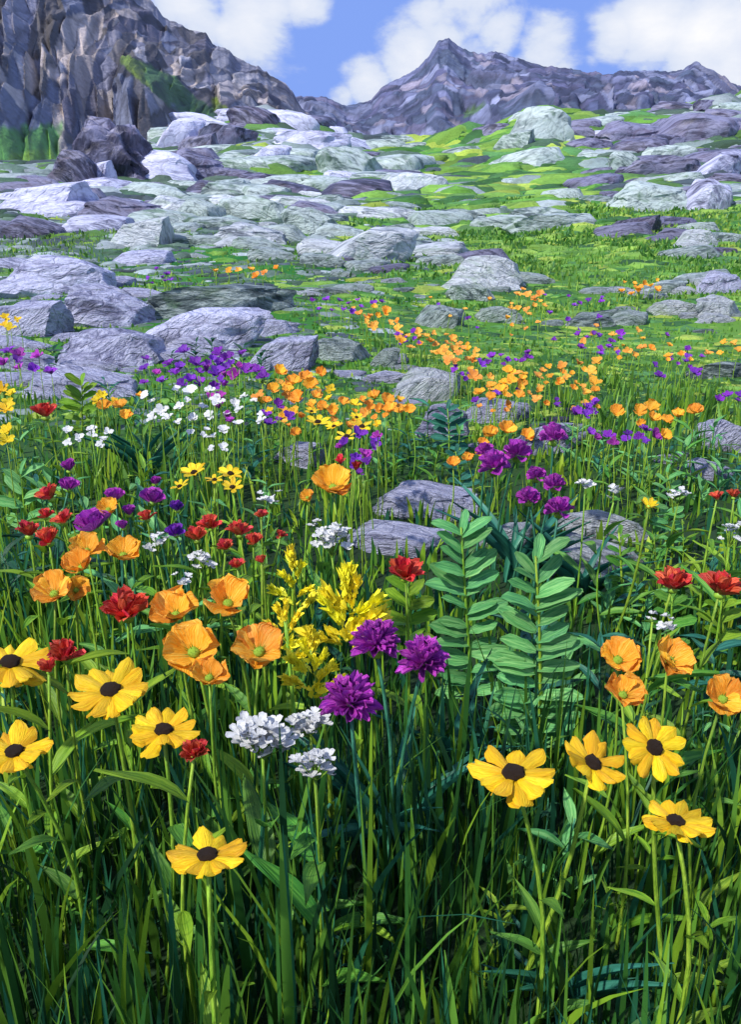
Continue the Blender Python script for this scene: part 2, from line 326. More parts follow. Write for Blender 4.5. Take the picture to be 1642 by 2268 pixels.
def mountain(name, sky_pts, ridge_y, base_y, K1, K2, amp, palette, seed, stretch, ang, cols, rows, green=None, prof=1.25):
    xs = np.array([p[0] for p in sky_pts], float); yy = np.array([p[1] for p in sky_pts], float)
    px = np.linspace(xs[0], xs[-1], cols); py = np.interp(px, xs, yy) + 2.2 * vnoise(px, px * 0, 9, seed) + 1.3 * vnoise(px, px * 0, 4, seed + 2)
    ry = np.interp(px, [p[0] for p in ridge_y], [p[1] for p in ridge_y]); by = np.interp(px, [p[0] for p in base_y], [p[1] for p in base_y])
    d = np.stack([pixdir(a, b) for a, b in zip(px, py)])
    Rg = CP[None] + d * (ry / d[:, 1])[:, None]
    bx = Rg[:, 0] * by / ry; bz = ground(bx, by) - 1.5
    B = np.stack([bx, by, bz], -1)
    t = np.concatenate([np.linspace(0, 1, rows), np.linspace(1.04, 1.6, 10)])
    T = t[:, None] + 0 * px[None]; A = (px / 300.0)[None] + 0 * T
    h1, k1, c1 = facets(A, T * 1.1, K1, palette, seed, stretch, ang)
    h2, k2, c2 = facets(A, T * 1.1, K2, palette, seed + 9, stretch, ang * .6)
    P = B[None] + (Rg - B)[None] * np.minimum(T, 2)[..., None]
    tz = np.where(T <= 1, T ** prof, 1 - (T - 1) * 1.1)
    P[..., 2] = B[None, :, 2] + (Rg - B)[None, :, 2] * tz
    env = np.clip(T * 6, 0, 1) * np.clip(np.abs(1 - T) * 7 + .06, 0, 1)
    disp = amp * env * ((h1 - .5) * .9 * k1 + (h2 - .5) * .35 * k2 + 1.1 * fbm(A, T, .6, 4, seed))
    P[..., 1] -= disp * .75; P[..., 2] += disp * .55
    c = np.where((vnoise(A, T, .25, seed + 3) > -.05)[..., None], c1, c2)
    c = c * .92 + c.mean((0, 1)) * .16
    c = c * (.55 + .45 * k2[..., None]) * (.7 + .3 * k1[..., None])
    if green:                                # gullies of grass between the slabs, placed where the surface shows them
        cpt, spt = math.cos(PITCH), math.sin(PITCH); dz = P[..., 2] - CAMH; ax = P[..., 1] * cpt - dz * spt
        qx = 821 + F * P[..., 0] / ax; qy = 1134 - F * (P[..., 1] * spt + dz * cpt) / ax
        for (gx, gy, ra, rb, an, gc) in green:
            ux = (qx - gx) * math.cos(an) + (qy - gy) * math.sin(an); uy = -(qx - gx) * math.sin(an) + (qy - gy) * math.cos(an)
            q = np.exp(-((ux / ra) ** 2 + (uy / rb) ** 2)) + .22 * fbm(A, T, .10, 3, seed + 7)
            mk = np.clip((q - .45) * 8, 0, 1)[..., None]
            c = c * (1 - mk) + mk * np.array(gc) * (1 + .6 * vnoise(A, T, .04, seed))[..., None]
    mat = col_mat(name + '_rock', .6, 0, .30 if amp > 4 else 1.3, 1.0, amp * .16, .36, (1, .5, 1.5))
    o = bpy.data.objects.new('mountain', big_mesh('mountain', P.reshape(-1, 3), grid_quads(len(t), cols)[:, ::1], mat, np.clip(c, .005, 1).reshape(-1, 3), smooth=True))
    COL.objects.link(o); o.data.set_sharp_from_angle(angle=R(32)); tag(o, kind='structure'); return o
PAL_FAR = [(.10, .11, .20), (.14, .15, .26), (.25, .27, .41), (.05, .06, .12), (.03, .035, .075), (.28, .25, .32), (.13, .12, .20), (.08, .10, .17), (.18, .20, .32), (.08, .08, .16), (.06, .08, .13)]
PAL_CLIFF = [(.07, .062, .06), (.12, .11, .11), (.36, .32, .32), (.24, .24, .29), (.38, .37, .42), (.12, .14, .22), (.03, .028, .033), (.46, .39, .36), (.08, .075, .11), (.18, .18, .24)]
mountain('far_ridge', [(420, 225), (560, 222), (665, 214), (720, 214), (762, 235), (822, 222), (850, 190), (900, 165), (930, 146), (955, 116), (972, 90), (995, 84), (1015, 100), (1045, 116), (1075, 117),
                       (1100, 112), (1150, 130), (1200, 145), (1260, 150), (1300, 160), (1345, 166), (1400, 158), (1445, 155), (1500, 162), (1530, 147), (1560, 160), (1600, 178), (1642, 190), (1760, 212), (1950, 190)],
         [(420, 620), (760, 600), (990, 640), (1300, 600), (1950, 560)], [(420, 125), (1950, 125)], 420, 2200, 6.0, PAL_FAR, 21, 1.5, -.35, 560, 140, prof=1.1,
         green=[(1488, 335, 30, 12, .3, (.13, .22, .04)), (1050, 245, 40, 8, -.6, (.07, .13, .05))])
mountain('left_cliff', [(-420, -420), (-200, -300), (0, -190), (150, -95), (250, -50), (330, -5), (362, 38), (420, 64), (455, 72), (470, 95), (492, 110), (530, 130), (575, 148), (600, 168), (632, 182), (650, 205), (668, 238), (700, 268)],
         [(-420, 150), (0, 165), (330, 190), (700, 235)], [(-420, 40), (0, 52), (150, 60), (400, 88), (700, 120)], 190, 1100, 2.6, PAL_CLIFF, 33, 1.45, .9, 460, 200, prof=1.15,
         green=[(320, 165, 75, 20, .75, (.10, .15, .025)), (385, 205, 95, 28, .62, (.05, .11, .035)), (440, 245, 80, 30, .5, (.045, .11, .035)), (500, 250, 45, 20, .6, (.10, .14, .025)), (540, 290, 60, 14, .4, (.06, .12, .03)),
                (40, 345, 130, 75, -.2, (.08, .22, .05)), (70, 370, 70, 40, 0, (.15, .30, .04)), (-120, 330, 120, 60, 0, (.05, .14, .04))])
# ------------------------------------------------------------------ boulders
def rock_mesh(seed, sub, mat, flat=True, planes=11, rough=.10):
    g = np.random.default_rng(seed); bm = bmesh.new(); bmesh.ops.create_icosphere(bm, subdivisions=sub, radius=1)
    V = np.array([v.co[:] for v in bm.verts]); Fc = [[v.index for v in f.verts] for f in bm.faces]; bm.free()
    V = np.sign(V) * np.abs(V) ** .72; V /= np.abs(V).max()
    if flat:
        n = np.array([g.normal() * .16, -.10 + g.normal() * .12, 1.0]); n /= np.linalg.norm(n); s = V @ n - .62; V = V - np.outer(np.clip(s, 0, None) * .90, n)
    for _ in range(planes):
        n = g.normal(size=3); n[2] = abs(n[2]) * .8; n /= np.linalg.norm(n); dd = .50 + .38 * g.random()
        s = V @ n - dd; V = V - np.outer(np.clip(s, 0, None) * .94, n)
    d = fbm(V[:, 0] * 1.3 + seed, V[:, 1] + V[:, 2] * 1.7, .55, 4, seed % 17)
    V = V * (1 + rough * d[:, None])
    led = np.floor((V[:, 2] + .12 * vnoise(V[:, 0], V[:, 1], .6, seed)) * 4) / 4             # bedding ledges
    V[:, :2] *= (1 + .10 * vnoise(led * 7, led * 0 + seed, 1.0))[:, None]
    V[:, 0] += .18 * V[:, 2] * g.normal(); V /= np.abs(V).max(0)[None]
    uv = np.stack([V[:, 0] + .35 * V[:, 1], V[:, 2] * .55 + V[:, 1] * .5], -1)
    me = mesh_np('boulder', V, Fc, mat, uv); me.set_sharp_from_angle(angle=R(38)); return me
ROCKS = {}
for k, mt in (('grey', RK_GREY), ('pale', RK_PALE), ('lav', RK_LAV), ('purp', RK_PURP)):
    ROCKS[k] = [rock_mesh(100 + hash_, 4, mt) for hash_ in range(8)]; ROCKS[k + '_s'] = [rock_mesh(300 + q, 3, mt) for q in range(8)]
ROCKS['butt'] = [rock_mesh(515, 5, RK_PURP, False, 26, .30)]
rock_foot = []; ROCKREG = {}
def boulder(px, pyb, wpx, hpx, kind, label, group=None, k=None, yaw=None, name='boulder', cat='boulder', deep=.5, small=False):
    p = hit(px, pyb); sc = depth(p) / F; wm, hm = wpx * sc, hpx * sc
    ang = math.atan2(CAMH - p[2], p[1]); dep = wm * deep
    hz = max(hm - dep * math.sin(max(ang, 0)) * .45, hm * .62) * (1.22 if not small else 1.05)
    pool = ROCKS[kind + ('_s' if small else '')]; k = random.randrange(len(pool)) if k is None else k
    o = bpy.data.objects.new(name, pool[k % len(pool)]); COL.objects.link(o)
    cy = p[1] + dep * .42; gz = min(float(ground(p[0], p[1])), float(ground(p[0], cy)) )
    o.location = (p[0], cy, gz + hz * .28); o.scale = (wm * .54, dep * .55, hz * .74)
    o.rotation_euler = (random.uniform(-.05, .16), random.uniform(-.02, .13) * (1 if p[0] < 0 else -.6), random.uniform(-.22, .22) if yaw is None else yaw)
    tag(o, label, cat, group); ROCKREG[o.name] = (px, pyb, {'grey': 'grey-green', 'pale': 'pale grey', 'lav': 'lavender', 'purp': 'dusky purple', 'butt': 'dusky purple'}[kind]); rock_foot.append((p[0], cy, wm * .5, dep * .5, p[1]))
    return o
BOULD = [  # px, base y, width, height, kind, label
 (320, 548, 165, 64, 'pale', 'white flat-topped boulder with rounded ends on upper left slope'),
 (545, 540, 170, 46, 'pale', 'long pale slab right of the white flat-topped boulder'),
 (430, 492, 130, 52, 'grey', 'grey-green slab above the long pale slab'),
 (560, 490, 190, 62, 'grey', 'broad grey-green slab behind the long pale slab'),
 (690, 520, 150, 62, 'grey', 'sloping grey-green slab running down to the widest white slab'),
 (820, 580, 265, 84, 'pale', 'widest white slab in the middle of the hillside'),
 (480, 706, 330, 84, 'grey', 'long smooth grey-green boulder below the small orange flowers on left'),
 (1080, 640, 205, 78, 'pale', 'white square-faced boulder in the green mid slope'),
 (1045, 668, 112, 44, 'grey', 'small grey-green stone at the foot of the square-faced white boulder'),
 (775, 396, 175, 74, 'grey', 'rounded pale green boulder high on the middle slope'),
 (590, 366, 130, 46, 'lav', 'lavender boulder left of the rounded pale green boulder'),
 (690, 330, 170, 40, 'lav', 'flat lavender slab just below the saddle'),
 (1205, 318, 185, 84, 'grey', 'large tilted grey-green slab on the knoll under the far ridge'),
 (1150, 330, 110, 40, 'grey', 'low pale stone at the left foot of the knoll slab'),
 (1440, 470, 190, 66, 'grey', 'long grey-green slab low on the right slope'),
 (1585, 470, 130, 72, 'lav', 'lavender boulder at the right edge of the slope'),
 (1225, 512, 200, 42, 'grey', 'thin grey lens-shaped slab in the bright green turf'),
 (1550, 552, 120, 46, 'pale', 'pale pointed stone in turf near the right edge'),
 (1420, 520, 150, 40, 'purp', 'dark stone below the long grey-green slab on right'),
 (1310, 728, 112, 36, 'grey', 'low grey stone leftmost in the right-hand row'),
 (1405, 722, 96, 34, 'grey', 'low grey stone second in the right-hand row'),
 (1500, 700, 120, 42, 'pale', 'pale stone in the right-hand row above the orange flowers'),
 (1595, 705, 120, 56, 'pale', 'pale stone in the right-hand row at the picture edge'),
 (1470, 655, 150, 36, 'grey', 'flat grey stone behind the right-hand row'),
 (1600, 650, 110, 50, 'lav', 'lavender stone behind the right-hand row at the edge'),
 (980, 728, 125, 52, 'grey', 'round pale green boulder with orange flower in front'),
 (1110, 716, 110, 42, 'grey', 'streaked grey boulder right of the round pale green boulder'),
 (755, 800, 140, 58, 'grey', 'grey-green block behind the orange poppy drift'),
 (850, 815, 90, 48, 'grey', 'dark rounded stone beside the grey-green block'),
 (1600, 840, 130, 44, 'grey', 'grey stone in grass at right edge below the purple flowers'),
 (120, 655, 300, 92, 'lav', 'big lavender outcrop at far left edge under the green band'),
 (60, 745, 240, 84, 'lav', 'lavender ledge at left edge above the yellow flowers'),
 (245, 724, 240, 86, 'lav', 'lavender block between the outcrop and the long grey-green boulder'),
 (420, 782, 420, 112, 'lav', 'longest lavender slab behind the violet flowers'),
 (540, 745, 230, 44, 'lav', 'bluish lavender ledge under the long smooth boulder'),
 (230, 816, 300, 96, 'lav', 'lavender slab sloping down behind the dark green sprigs'),
 (640, 822, 190, 82, 'lav', 'pale lavender boulder behind the first orange poppies'),
 (160, 888, 260, 76, 'lav', 'smooth grey-lavender slab behind the lime bush'),
 (958, 892, 165, 76, 'pale', 'bright white rock right of the orange poppy drift'),
 (860, 850, 120, 34, 'lav', 'low lavender ledge left of the bright white rock'),
 (985, 972, 140, 84, 'lav', 'blue-grey rock block below the bright white rock'),
 (668, 1036, 140, 62, 'lav', 'half hidden lavender rock among stems behind the big poppy'),
 (945, 1150, 250, 86, 'lav', 'dark-footed lavender rock right of the big orange poppy'),
 (880, 1236, 260, 74, 'lav', 'flat lavender rock in front of the dark-footed one'),
 (1345, 1200, 205, 84, 'pale', 'smooth pale rock right of the purple cluster'),
 (1300, 1285, 290, 100, 'pale', 'wide pale rock half hidden behind strap leaves'),
 (1120, 1215, 150, 66, 'pale', 'white rock behind the purple cluster stems'),
 (1215, 1006, 180, 74, 'lav', 'lavender rock behind the purple cluster heads'),
 (1105, 940, 160, 56, 'lav', 'dark streaked lavender ledge above the clustered orange poppies'),
 (1600, 1000, 130, 84, 'lav', 'bright lavender rock at right edge beside the orange poppies'),
 (1570, 1062, 140, 46, 'lav', 'dark low rock at right edge below the bright lavender one'),
 (1490, 1030, 100, 32, 'lav', 'small pale stone left of the bright lavender rock'),
 (240, 404, 270, 165, 'butt', 'tallest dusky purple buttress below the left cliff'),
 (160, 412, 130, 80, 'purp', 'dusky purple rock at the left foot of the tallest buttress'),
 (215, 416, 110, 56, 'lav', 'broken lavender block at the foot of the tallest buttress'),
 (420, 405, 150, 70, 'purp', 'dusky rock right of the lavender slab below the cliff'),
 (390, 330, 150, 70, 'lav', 'lavender rock behind the slabs below the left cliff'),
 (500, 330, 130, 56, 'purp', 'dusky slab under the end of the green gully'),
 (345, 408, 230, 76, 'lav', 'lavender slab lying before the tallest dusky buttress'),
 (110, 478, 270, 74, 'lav', 'pale lavender bank at left edge under the green gully'),
 (255, 490, 200, 54, 'purp', 'dark purple ledge right of the pale lavender bank'),
 (60, 530, 180, 44, 'purp', 'dark low stone at left edge above the lavender outcrop'),
 (440, 305, 180, 58, 'lav', 'lavender boulder at the foot of the green gully'),
 (565, 285, 140, 52, 'purp', 'dusky boulder at the foot of the left cliff'),
 (440, 360, 120, 60, 'purp', 'dusky stone below the lavender boulder of the gully'),
 (1400, 330, 200, 60, 'purp', 'dark slate bank on the right below the far ridge'),
 (1560, 320, 220, 70, 'purp', 'dusky purple bank at the right edge below the far ridge'),
 (1480, 395, 190, 56, 'purp', 'dark boulder on the right slope above the long slab'),
 (1390, 385, 90, 52, 'grey', 'pale square stone on the right slope'),
 (1600, 395, 140, 60, 'lav', 'lavender stone high at the right edge'),
]
for q, b in enumerate(BOULD): boulder(*b, k=q * 3 + q // 8)
def inpoly(x, y, poly):
    c = False; j = len(poly) - 1
    for i in range(len(poly)):
        if (poly[i][1] > y) != (poly[j][1] > y) and x < (poly[j][0] - poly[i][0]) * (y - poly[i][1]) / (poly[j][1] - poly[i][1]) + poly[i][0]: c = not c
        j = i
    return c
def scatter(poly, n, mind):
    xs = [p[0] for p in poly]; ys = [p[1] for p in poly]; out = []; tries = 0
    while len(out) < n and tries < n * 60:
        tries += 1; x, y = random.uniform(min(xs), max(xs)), random.uniform(min(ys), max(ys))
        if inpoly(x, y, poly) and all(((x - a) / mind) ** 2 + ((y - b) / (mind * .4)) ** 2 > 1 for a, b in out): out.append((x, y))
    return out
STONES = [  # polygon on the slope, count, kinds, width range, label, group
 ([(330, 300), (860, 262), (900, 400), (700, 480), (330, 470)], 66, ['grey', 'lav', 'grey', 'purp', 'grey'], (50, 115), 'grey slab on the upper left hillside', 'slabs on the upper left hillside'),
 ([(330, 440), (960, 420), (980, 560), (680, 600), (330, 540)], 42, ['grey', 'grey', 'grey', 'pale'], (50, 110), 'grey-green slab on the middle left hillside', 'slabs on the middle left hillside'),
 ([(640, 590), (1000, 560), (1250, 640), (1000, 660), (660, 660)], 20, ['grey', 'grey', 'pale', 'purp'], (42, 95), 'stone below the widest white slab', 'stones below the widest white slab'),
 ([(900, 330), (1300, 330), (1350, 560), (950, 540)], 14, ['grey'], (40, 100), 'lens-shaped stone in the bright turf', 'stones sunk in the bright turf'),
 ([(1280, 262), (1660, 230), (1660, 470), (1330, 440)], 42, ['purp', 'purp', 'purp', 'lav', 'grey'], (50, 115), 'stone in the right slope rubble', 'rubble on the right slope'),
 ([(1280, 630), (1660, 600), (1660, 740), (1200, 740)], 18, ['grey', 'pale', 'grey'], (42, 85), 'flat stone in the right-hand patch', 'stones of the right-hand patch'),
 ([(1350, 480), (1660, 480), (1660, 590), (1300, 590)], 9, ['grey', 'purp'], (45, 100), 'grey stone in turf below right slope', 'stones in turf below the right slope'),
 ([(0, 560), (300, 580), (640, 720), (600, 800), (0, 860)], 30, ['lav'], (55, 140), 'broken lavender rock in the left outcrop', 'broken rocks of the left outcrop'),
 ([(0, 420), (320, 380), (340, 500), (0, 540)], 14, ['lav', 'purp'], (50, 120), 'lavender rubble stone below the left cliff', 'rubble below the left cliff'),
 ([(640, 780), (900, 800), (1060, 900), (1060, 1010), (900, 900)], 10, ['lav', 'lav', 'pale'], (35, 80), 'lavender stone in the ledge behind the poppies', 'stones of the broken ledge'),
 ([(1040, 890), (1300, 920), (1330, 990), (1100, 960)], 7, ['lav', 'purp'], (35, 80), 'dark lavender stone behind the purple cluster', 'stones behind the purple cluster'),
 ([(1090, 262), (1310, 258), (1320, 300), (1080, 300)], 8, ['purp', 'grey', 'purp'], (40, 90), 'stone on the knoll under the far ridge', 'stones on the knoll'),
 ([(430, 240), (760, 225), (1080, 235), (1080, 262), (430, 300)], 16, ['lav', 'purp', 'lav'], (50, 120), 'small bluish boulder on the saddle', 'boulders on the saddle'),
]
for poly, n, kinds, (w0, w1), lab, grp in STONES:
    for (x, y) in scatter(poly, n, (w0 + w1) * .30):
        wd = random.uniform(w0, w1) * (1.75 if y < 600 and random.random() < .45 else 1.25); boulder(x, y, wd, wd * random.uniform(.19, .30), random.choice(kinds), lab, grp, small=True, name='stone', cat='stone')
# ------------------------------------------------------------------ turf hummocks: uncountable strokes of growth over the slope
def turf():
    n = 14000
    Y = np.exp(rng.uniform(np.log(3.2), np.log(120), n)); X = rng.uniform(-.62, .62, n) * Y
    Z = ground(X, Y); px = X / Y
    n1 = fbm(X, Y * .6, 4.5, 3, 6)
    wd = Y * (.010 + (.036 + .026 * np.clip((Y - 14) / 20, 0, 1)) * rng.random(n) ** 2.0); dp = wd * rng.uniform(.5, 1.1, n); ht = wd * rng.uniform(.04, .12, n) * np.clip(Y / 14, .5, 1)
    u = px + .10 * vnoise(X, Y, 9, 3)
    pg = np.clip(.5 + 4.0 * (u - .0) , .10, .97); pg = np.where((Y > 26) & (u > .24), .22, pg); pg = np.where((Y > 90) & (u > -.02) & (u < .22), .9, pg)
    pg = np.where(Y < 9, np.clip(pg + .25, .3, 1), pg)
    isg = rng.random(n) < pg
    greens = np.array([(.17, .33, .05), (.24, .40, .06), (.11, .27, .04), (.06, .19, .035), (.035, .11, .03), (.30, .41, .06), (.08, .22, .06), (.15, .31, .05)])
    greys = np.array([(.20, .26, .26), (.06, .085, .10), (.32, .38, .40), (.10, .16, .12), (.05, .10, .06), (.09, .20, .05)])
    gi = np.clip(((n1 * .5 + .5) * 8 + rng.normal(0, 2.0, n)).astype(int) % 8, 0, 7)
    c = np.where(isg[:, None], greens[gi], greys[rng.integers(0, 6, n)]) * rng.uniform(.75, 1.2, (n, 1))
    K = 9; a = np.linspace(0, 2 * np.pi, K, endpoint=False)
    yaw = rng.normal(0, .35, n); ca, sa = np.cos(yaw), np.sin(yaw)
    V = np.zeros((n, 2 * K + 1, 3)); Fq = []
    for lvl, (rr, zz) in enumerate(((1.0, -.25), (.62, .72))):
        wob = 1 + .22 * rng.normal(size=(n, K)).clip(-1.6, 1.6)
        lx = np.cos(a)[None] * wd[:, None] * .5 * rr * wob; ly = np.sin(a)[None] * dp[:, None] * .5 * rr * wob
        V[:, lvl * K:(lvl + 1) * K, 0] = X[:, None] + lx * ca[:, None] - ly * sa[:, None]
        V[:, lvl * K:(lvl + 1) * K, 1] = Y[:, None] + lx * sa[:, None] + ly * ca[:, None]
        V[:, lvl * K:(lvl + 1) * K, 2] = ht[:, None] * zz * (1 + .3 * rng.normal(size=(n, K)))
    V[:, -1, 0] = X; V[:, -1, 1] = Y; V[:, -1, 2] = ht * rng.uniform(.85, 1.3, n)
    V[..., 2] += ground(V[..., 0], V[..., 1])
    T = [[k, (k + 1) % K, K + (k + 1) % K] for k in range(K)] + [[k, K + (k + 1) % K, K + k] for k in range(K)] + [[K + k, K + (k + 1) % K, 2 * K] for k in range(K)]
    T = np.array(T); Fc = (np.arange(n)[:, None, None] * (2 * K + 1) + T[None]).reshape(-1, 3)
    colr = np.repeat(c[:, None], 2 * K + 1, 1) * rng.uniform(.8, 1.2, (n, 2 * K + 1, 1))
    mat = col_mat('turf', .7, 0, 5.0, 1.0, .08, .34, (1.0, .45, 2.4), .2)
    o = bpy.data.objects.new('turf', big_mesh('turf', V.reshape(-1, 3), Fc, mat, colr.reshape(-1, 3), k=3)); COL.objects.link(o)
    tag(o, 'hummocky green turf with stony patches covering the hillside', 'turf', kind='stuff')
turf()
# ------------------------------------------------------------------ leaf and petal meshes (unit length along +X, normal +Z)
def sheet(mat, prof, wid, curl=0.0, cup=0.0, ruf=0.0, nu=5, nv=7, seed=0, notch=0.0, name='petal', ragged=0.0):
    g = np.random.default_rng(seed); v = np.linspace(0, 1, nv); u = np.linspace(-1, 1, nu)
    Vv, U = np.meshgrid(v, u, indexing='ij'); wv = np.array([prof(t) for t in v])[:, None] * wid * .5
    x = Vv - notch * U ** 2 * Vv ** 3 + ragged * g.normal(size=Vv.shape) * (Vv > .9)
    y = U * wv * (1 + .05 * g.normal(size=(nv, 1)) + .02 * g.normal(size=Vv.shape))
    z = curl * Vv ** 2 + cup * (U * wv) ** 2 * 4 / max(wid, .01) + ruf * np.sin(U * 3.1 + g.random() * 6) * Vv ** 2 + ruf * .55 * np.sin(U * 6.5 + Vv * 3 + g.random() * 6) * Vv ** 1.5 + ruf * .3 * np.sin(Vv * 9 + U * 2 + g.random() * 6) * Vv
    uv = np.stack([U * .5 * wid * 2.2, Vv], -1).reshape(-1, 2)
    return mesh_np(name, np.stack([x, y, z], -1).reshape(-1, 3), grid_quads(nv, nu), mat, uv)
rnd = lambda t: max(.12, math.sqrt(max(0, 1 - ((t - .62) / .62) ** 2)) if t < .62 else math.sqrt(max(0.02, 1 - ((t - .62) / .40) ** 2)))
fan = lambda t: max(.10, min(1, .25 + 1.25 * t)) * (1 if t < .8 else math.sqrt(max(.25, 1 - ((t - .8) / .23) ** 2)))
lance = lambda t: max(.03, math.sin(math.pi * min(1, (t * .97 + .02)) ** .75))
strap = lambda t: max(.04, min(1, .55 + t * 1.3) * (1 - t ** 4))
blunt = lambda t: max(.1, min(1, .35 + 2.2 * t)) * (1 if t < .75 else math.sqrt(max(.12, 1 - ((t - .75) / .26) ** 2)))
dprof = lambda t: max(.14, min(1, .38 + 1.05 * t)) * (1 if t < .62 else math.sqrt(max(.05, 1 - ((t - .62) / .40) ** 2)))
def variants(mat, prof, wid, n, **kw): return [sheet(mat, prof, wid * (1 + .12 * (q - n / 2) / n), seed=q * 7 + 1, **kw) for q in range(n)]
P_daisy = variants(M_daisy, dprof, .56, 6, curl=-.10, cup=-.30, ruf=.03, nu=7, nv=11, notch=.04, ragged=.012)
P_poppy = variants(M_poppy, fan, 1.18, 7, curl=.14, cup=.28, ruf=.075, nu=13, nv=11, notch=.12, ragged=.022)
P_apri = variants(M_apricot, fan, 1.1, 3, curl=.2, cup=.3, ruf=.06, notch=.1)
P_purple = variants(M_purple, blunt, .40, 5, curl=.14, cup=.5, ruf=.05, nu=5, nv=7, ragged=.05)
P_violet = variants(M_violet, fan, .75, 4, curl=.15, cup=.35, ruf=.05, nv=5)
P_purfan = variants(M_purple, fan, .8, 4, curl=.2, cup=.4, ruf=.05, nv=6)
P_red = variants(M_red, blunt, .55, 5, curl=.18, cup=.4, ruf=.06, nu=7, nv=9, notch=-.08, ragged=.03)
P_butter = variants(M_butter, rnd, .5, 4, curl=.05, cup=.1, ruf=.03, notch=.05)
P_white = variants(M_white, fan, .8, 3, curl=.1, cup=.2, ruf=.04, nv=5)
LEAF = {'lime': variants(M_lime, lance, .23, 3, curl=-.22, cup=.25, ruf=.02, name='leaf'), 'green': variants(M_leaf, lance, .26, 3, curl=-.22, cup=.25, ruf=.02, name='leaf'),
        'jade': variants(M_jade, lance, .30, 3, curl=-.18, cup=.25, ruf=.02, name='leaf'), 'teal': variants(M_teal, lance, .26, 3, curl=-.25, cup=.25, ruf=.02, name='leaf'),
        'dark': variants(M_dark, lance, .30, 3, curl=-.25, cup=.25, ruf=.02, name='leaf')}
LEAFLET = {'jade': variants(M_jade, blunt, .36, 4, curl=-.16, cup=.2, ruf=.025, nu=7, name='leaflet', ragged=.02), 'lime': variants(M_lime, blunt, .42, 4, curl=-.14, cup=.2, ruf=.025, nu=7, name='leaflet', ragged=.02),
           'green': variants(M_leaf, blunt, .42, 4, curl=-.16, cup=.2, ruf=.025, nu=7, name='leaflet', ragged=.02), 'teal': variants(M_teal, blunt, .42, 4, curl=-.16, cup=.2, ruf=.025, nu=7, name='leaflet', ragged=.02)}
STRAP = {k: variants(m, strap, .085, 3, curl=-.42, cup=1.2, ruf=.01, nu=3, nv=10, name='blade') for k, m in (('teal', M_teal), ('green', M_leaf), ('lime', M_lime), ('dark', M_dark))}
def dome_mesh(name, mat, zs, seed, amp, sub=2):
    bm = bmesh.new(); bmesh.ops.create_icosphere(bm, subdivisions=sub, radius=1); g = np.random.default_rng(seed)
    V = np.array([v.co[:] for v in bm.verts]) * (1 + amp * g.normal(size=(len(bm.verts), 1))); V[:, 2] *= zs
    Fc = [[v.index for v in f.verts] for f in bm.faces]; bm.free(); return mesh_np(name, V, Fc, mat)
EYE_D = [dome_mesh('eye', M_daisy_eye, .62, s, .07, 3) for s in (1, 2, 3)]
EYE_P = [dome_mesh('seed_head', M_poppy_eye, .8, s, .08) for s in (4, 5)]
EYE_K = dome_mesh('calyx', M_stem, .8, 9, .06)
def merged(name, mat, parts):                # many little sheets joined into one part
    V, Fc, uv = [], [], []; o = 0
    for me, M in parts:
        li = np.empty(len(me.loops), int); me.loops.foreach_get('vertex_index', li)
        uvs = np.empty(len(me.loops) * 2, np.float32); me.uv_layers[0].data.foreach_get('uv', uvs)
        ua = np.zeros((len(me.vertices), 2)); ua[li] = uvs.reshape(-1, 2)
        V += [tuple(M @ v.co) for v in me.vertices]; uv += [tuple(q) for q in ua]
        Fc += [[i + o for i in p.vertices] for p in me.polygons]; o += len(me.vertices)
    return mesh_np(name, V, Fc, mat, uv)
def TRS(loc=(0, 0, 0), rot=None, sc=1.0):
    M = Matrix.Translation(loc)
    if rot is not None: M = M @ rot.to_4x4()
    s = (sc, sc, sc) if isinstance(sc, (int, float)) else sc
    return M @ Matrix.Diagonal((*s, 1))
def rz(a): return Matrix.Rotation(a, 3, 'Z')
def ry(a): return Matrix.Rotation(a, 3, 'Y')
def rx(a): return Matrix.Rotation(a, 3, 'X')
def small_blossom(name, pet, mat, n, el, seed, sc=.5):
    g = random.Random(seed)
    return merged(name, mat, [(g.choice(pet), TRS((0, 0, 0), rz(2 * math.pi * k / n + g.uniform(-.25, .25)) @ ry(-(el + g.uniform(-.3, .3))), sc * g.uniform(.8, 1.2))) for k in range(n)])
lowp = lambda m, wd: variants(m, fan, wd, 3, curl=.15, cup=.3, ruf=.07, nu=3, nv=4)
BLOS = {'orange': [small_blossom('blossom', lowp(M_poppy, 1.0), M_poppy, 5, .55, s) for s in range(4)], 'apricot': [small_blossom('blossom', lowp(M_apricot, .9), M_apricot, 5, .35, s) for s in range(4)],
        'purple': [small_blossom('blossom', lowp(M_purple, .8), M_purple, 7, .6, s) for s in range(4)], 'violet': [small_blossom('blossom', lowp(M_violet, .8), M_violet, 6, .5, s) for s in range(4)],
        'red': [small_blossom('blossom', lowp(M_red, .7), M_red, 8, .9, s) for s in range(4)], 'white': [small_blossom('blossom', lowp(M_white, .8), M_white, 7, .3, s) for s in range(4)],
        'yellow': [small_blossom('blossom', lowp(M_butter, .7), M_butter, 7, .3, s) for s in range(4)]}
FLORET = [small_blossom('floret', P_white, M_white, 5, .35, s, .5) for s in range(5)]
tinyy = variants(M_yellow, lance, .62, 3, curl=.1, cup=.3, nu=3, nv=4)
def plume_mesh(seed):
    g = random.Random(seed); parts = []
    for k in range(38):
        t = g.random() ** .8; a = g.uniform(0, 2 * math.pi); r = .14 * (1 - t * .7)
        parts.append((g.choice(tinyy), TRS((t * .92, r * math.cos(a), r * math.sin(a) + .16 * t * t), rz(g.uniform(-.8, .8)) @ ry(g.uniform(-.9, .1)) @ rx(g.uniform(-.6, .6)), g.uniform(.22, .42))))
    return merged('plume', M_yellow, parts)
PLUME = [plume_mesh(s) for s in range(4)]
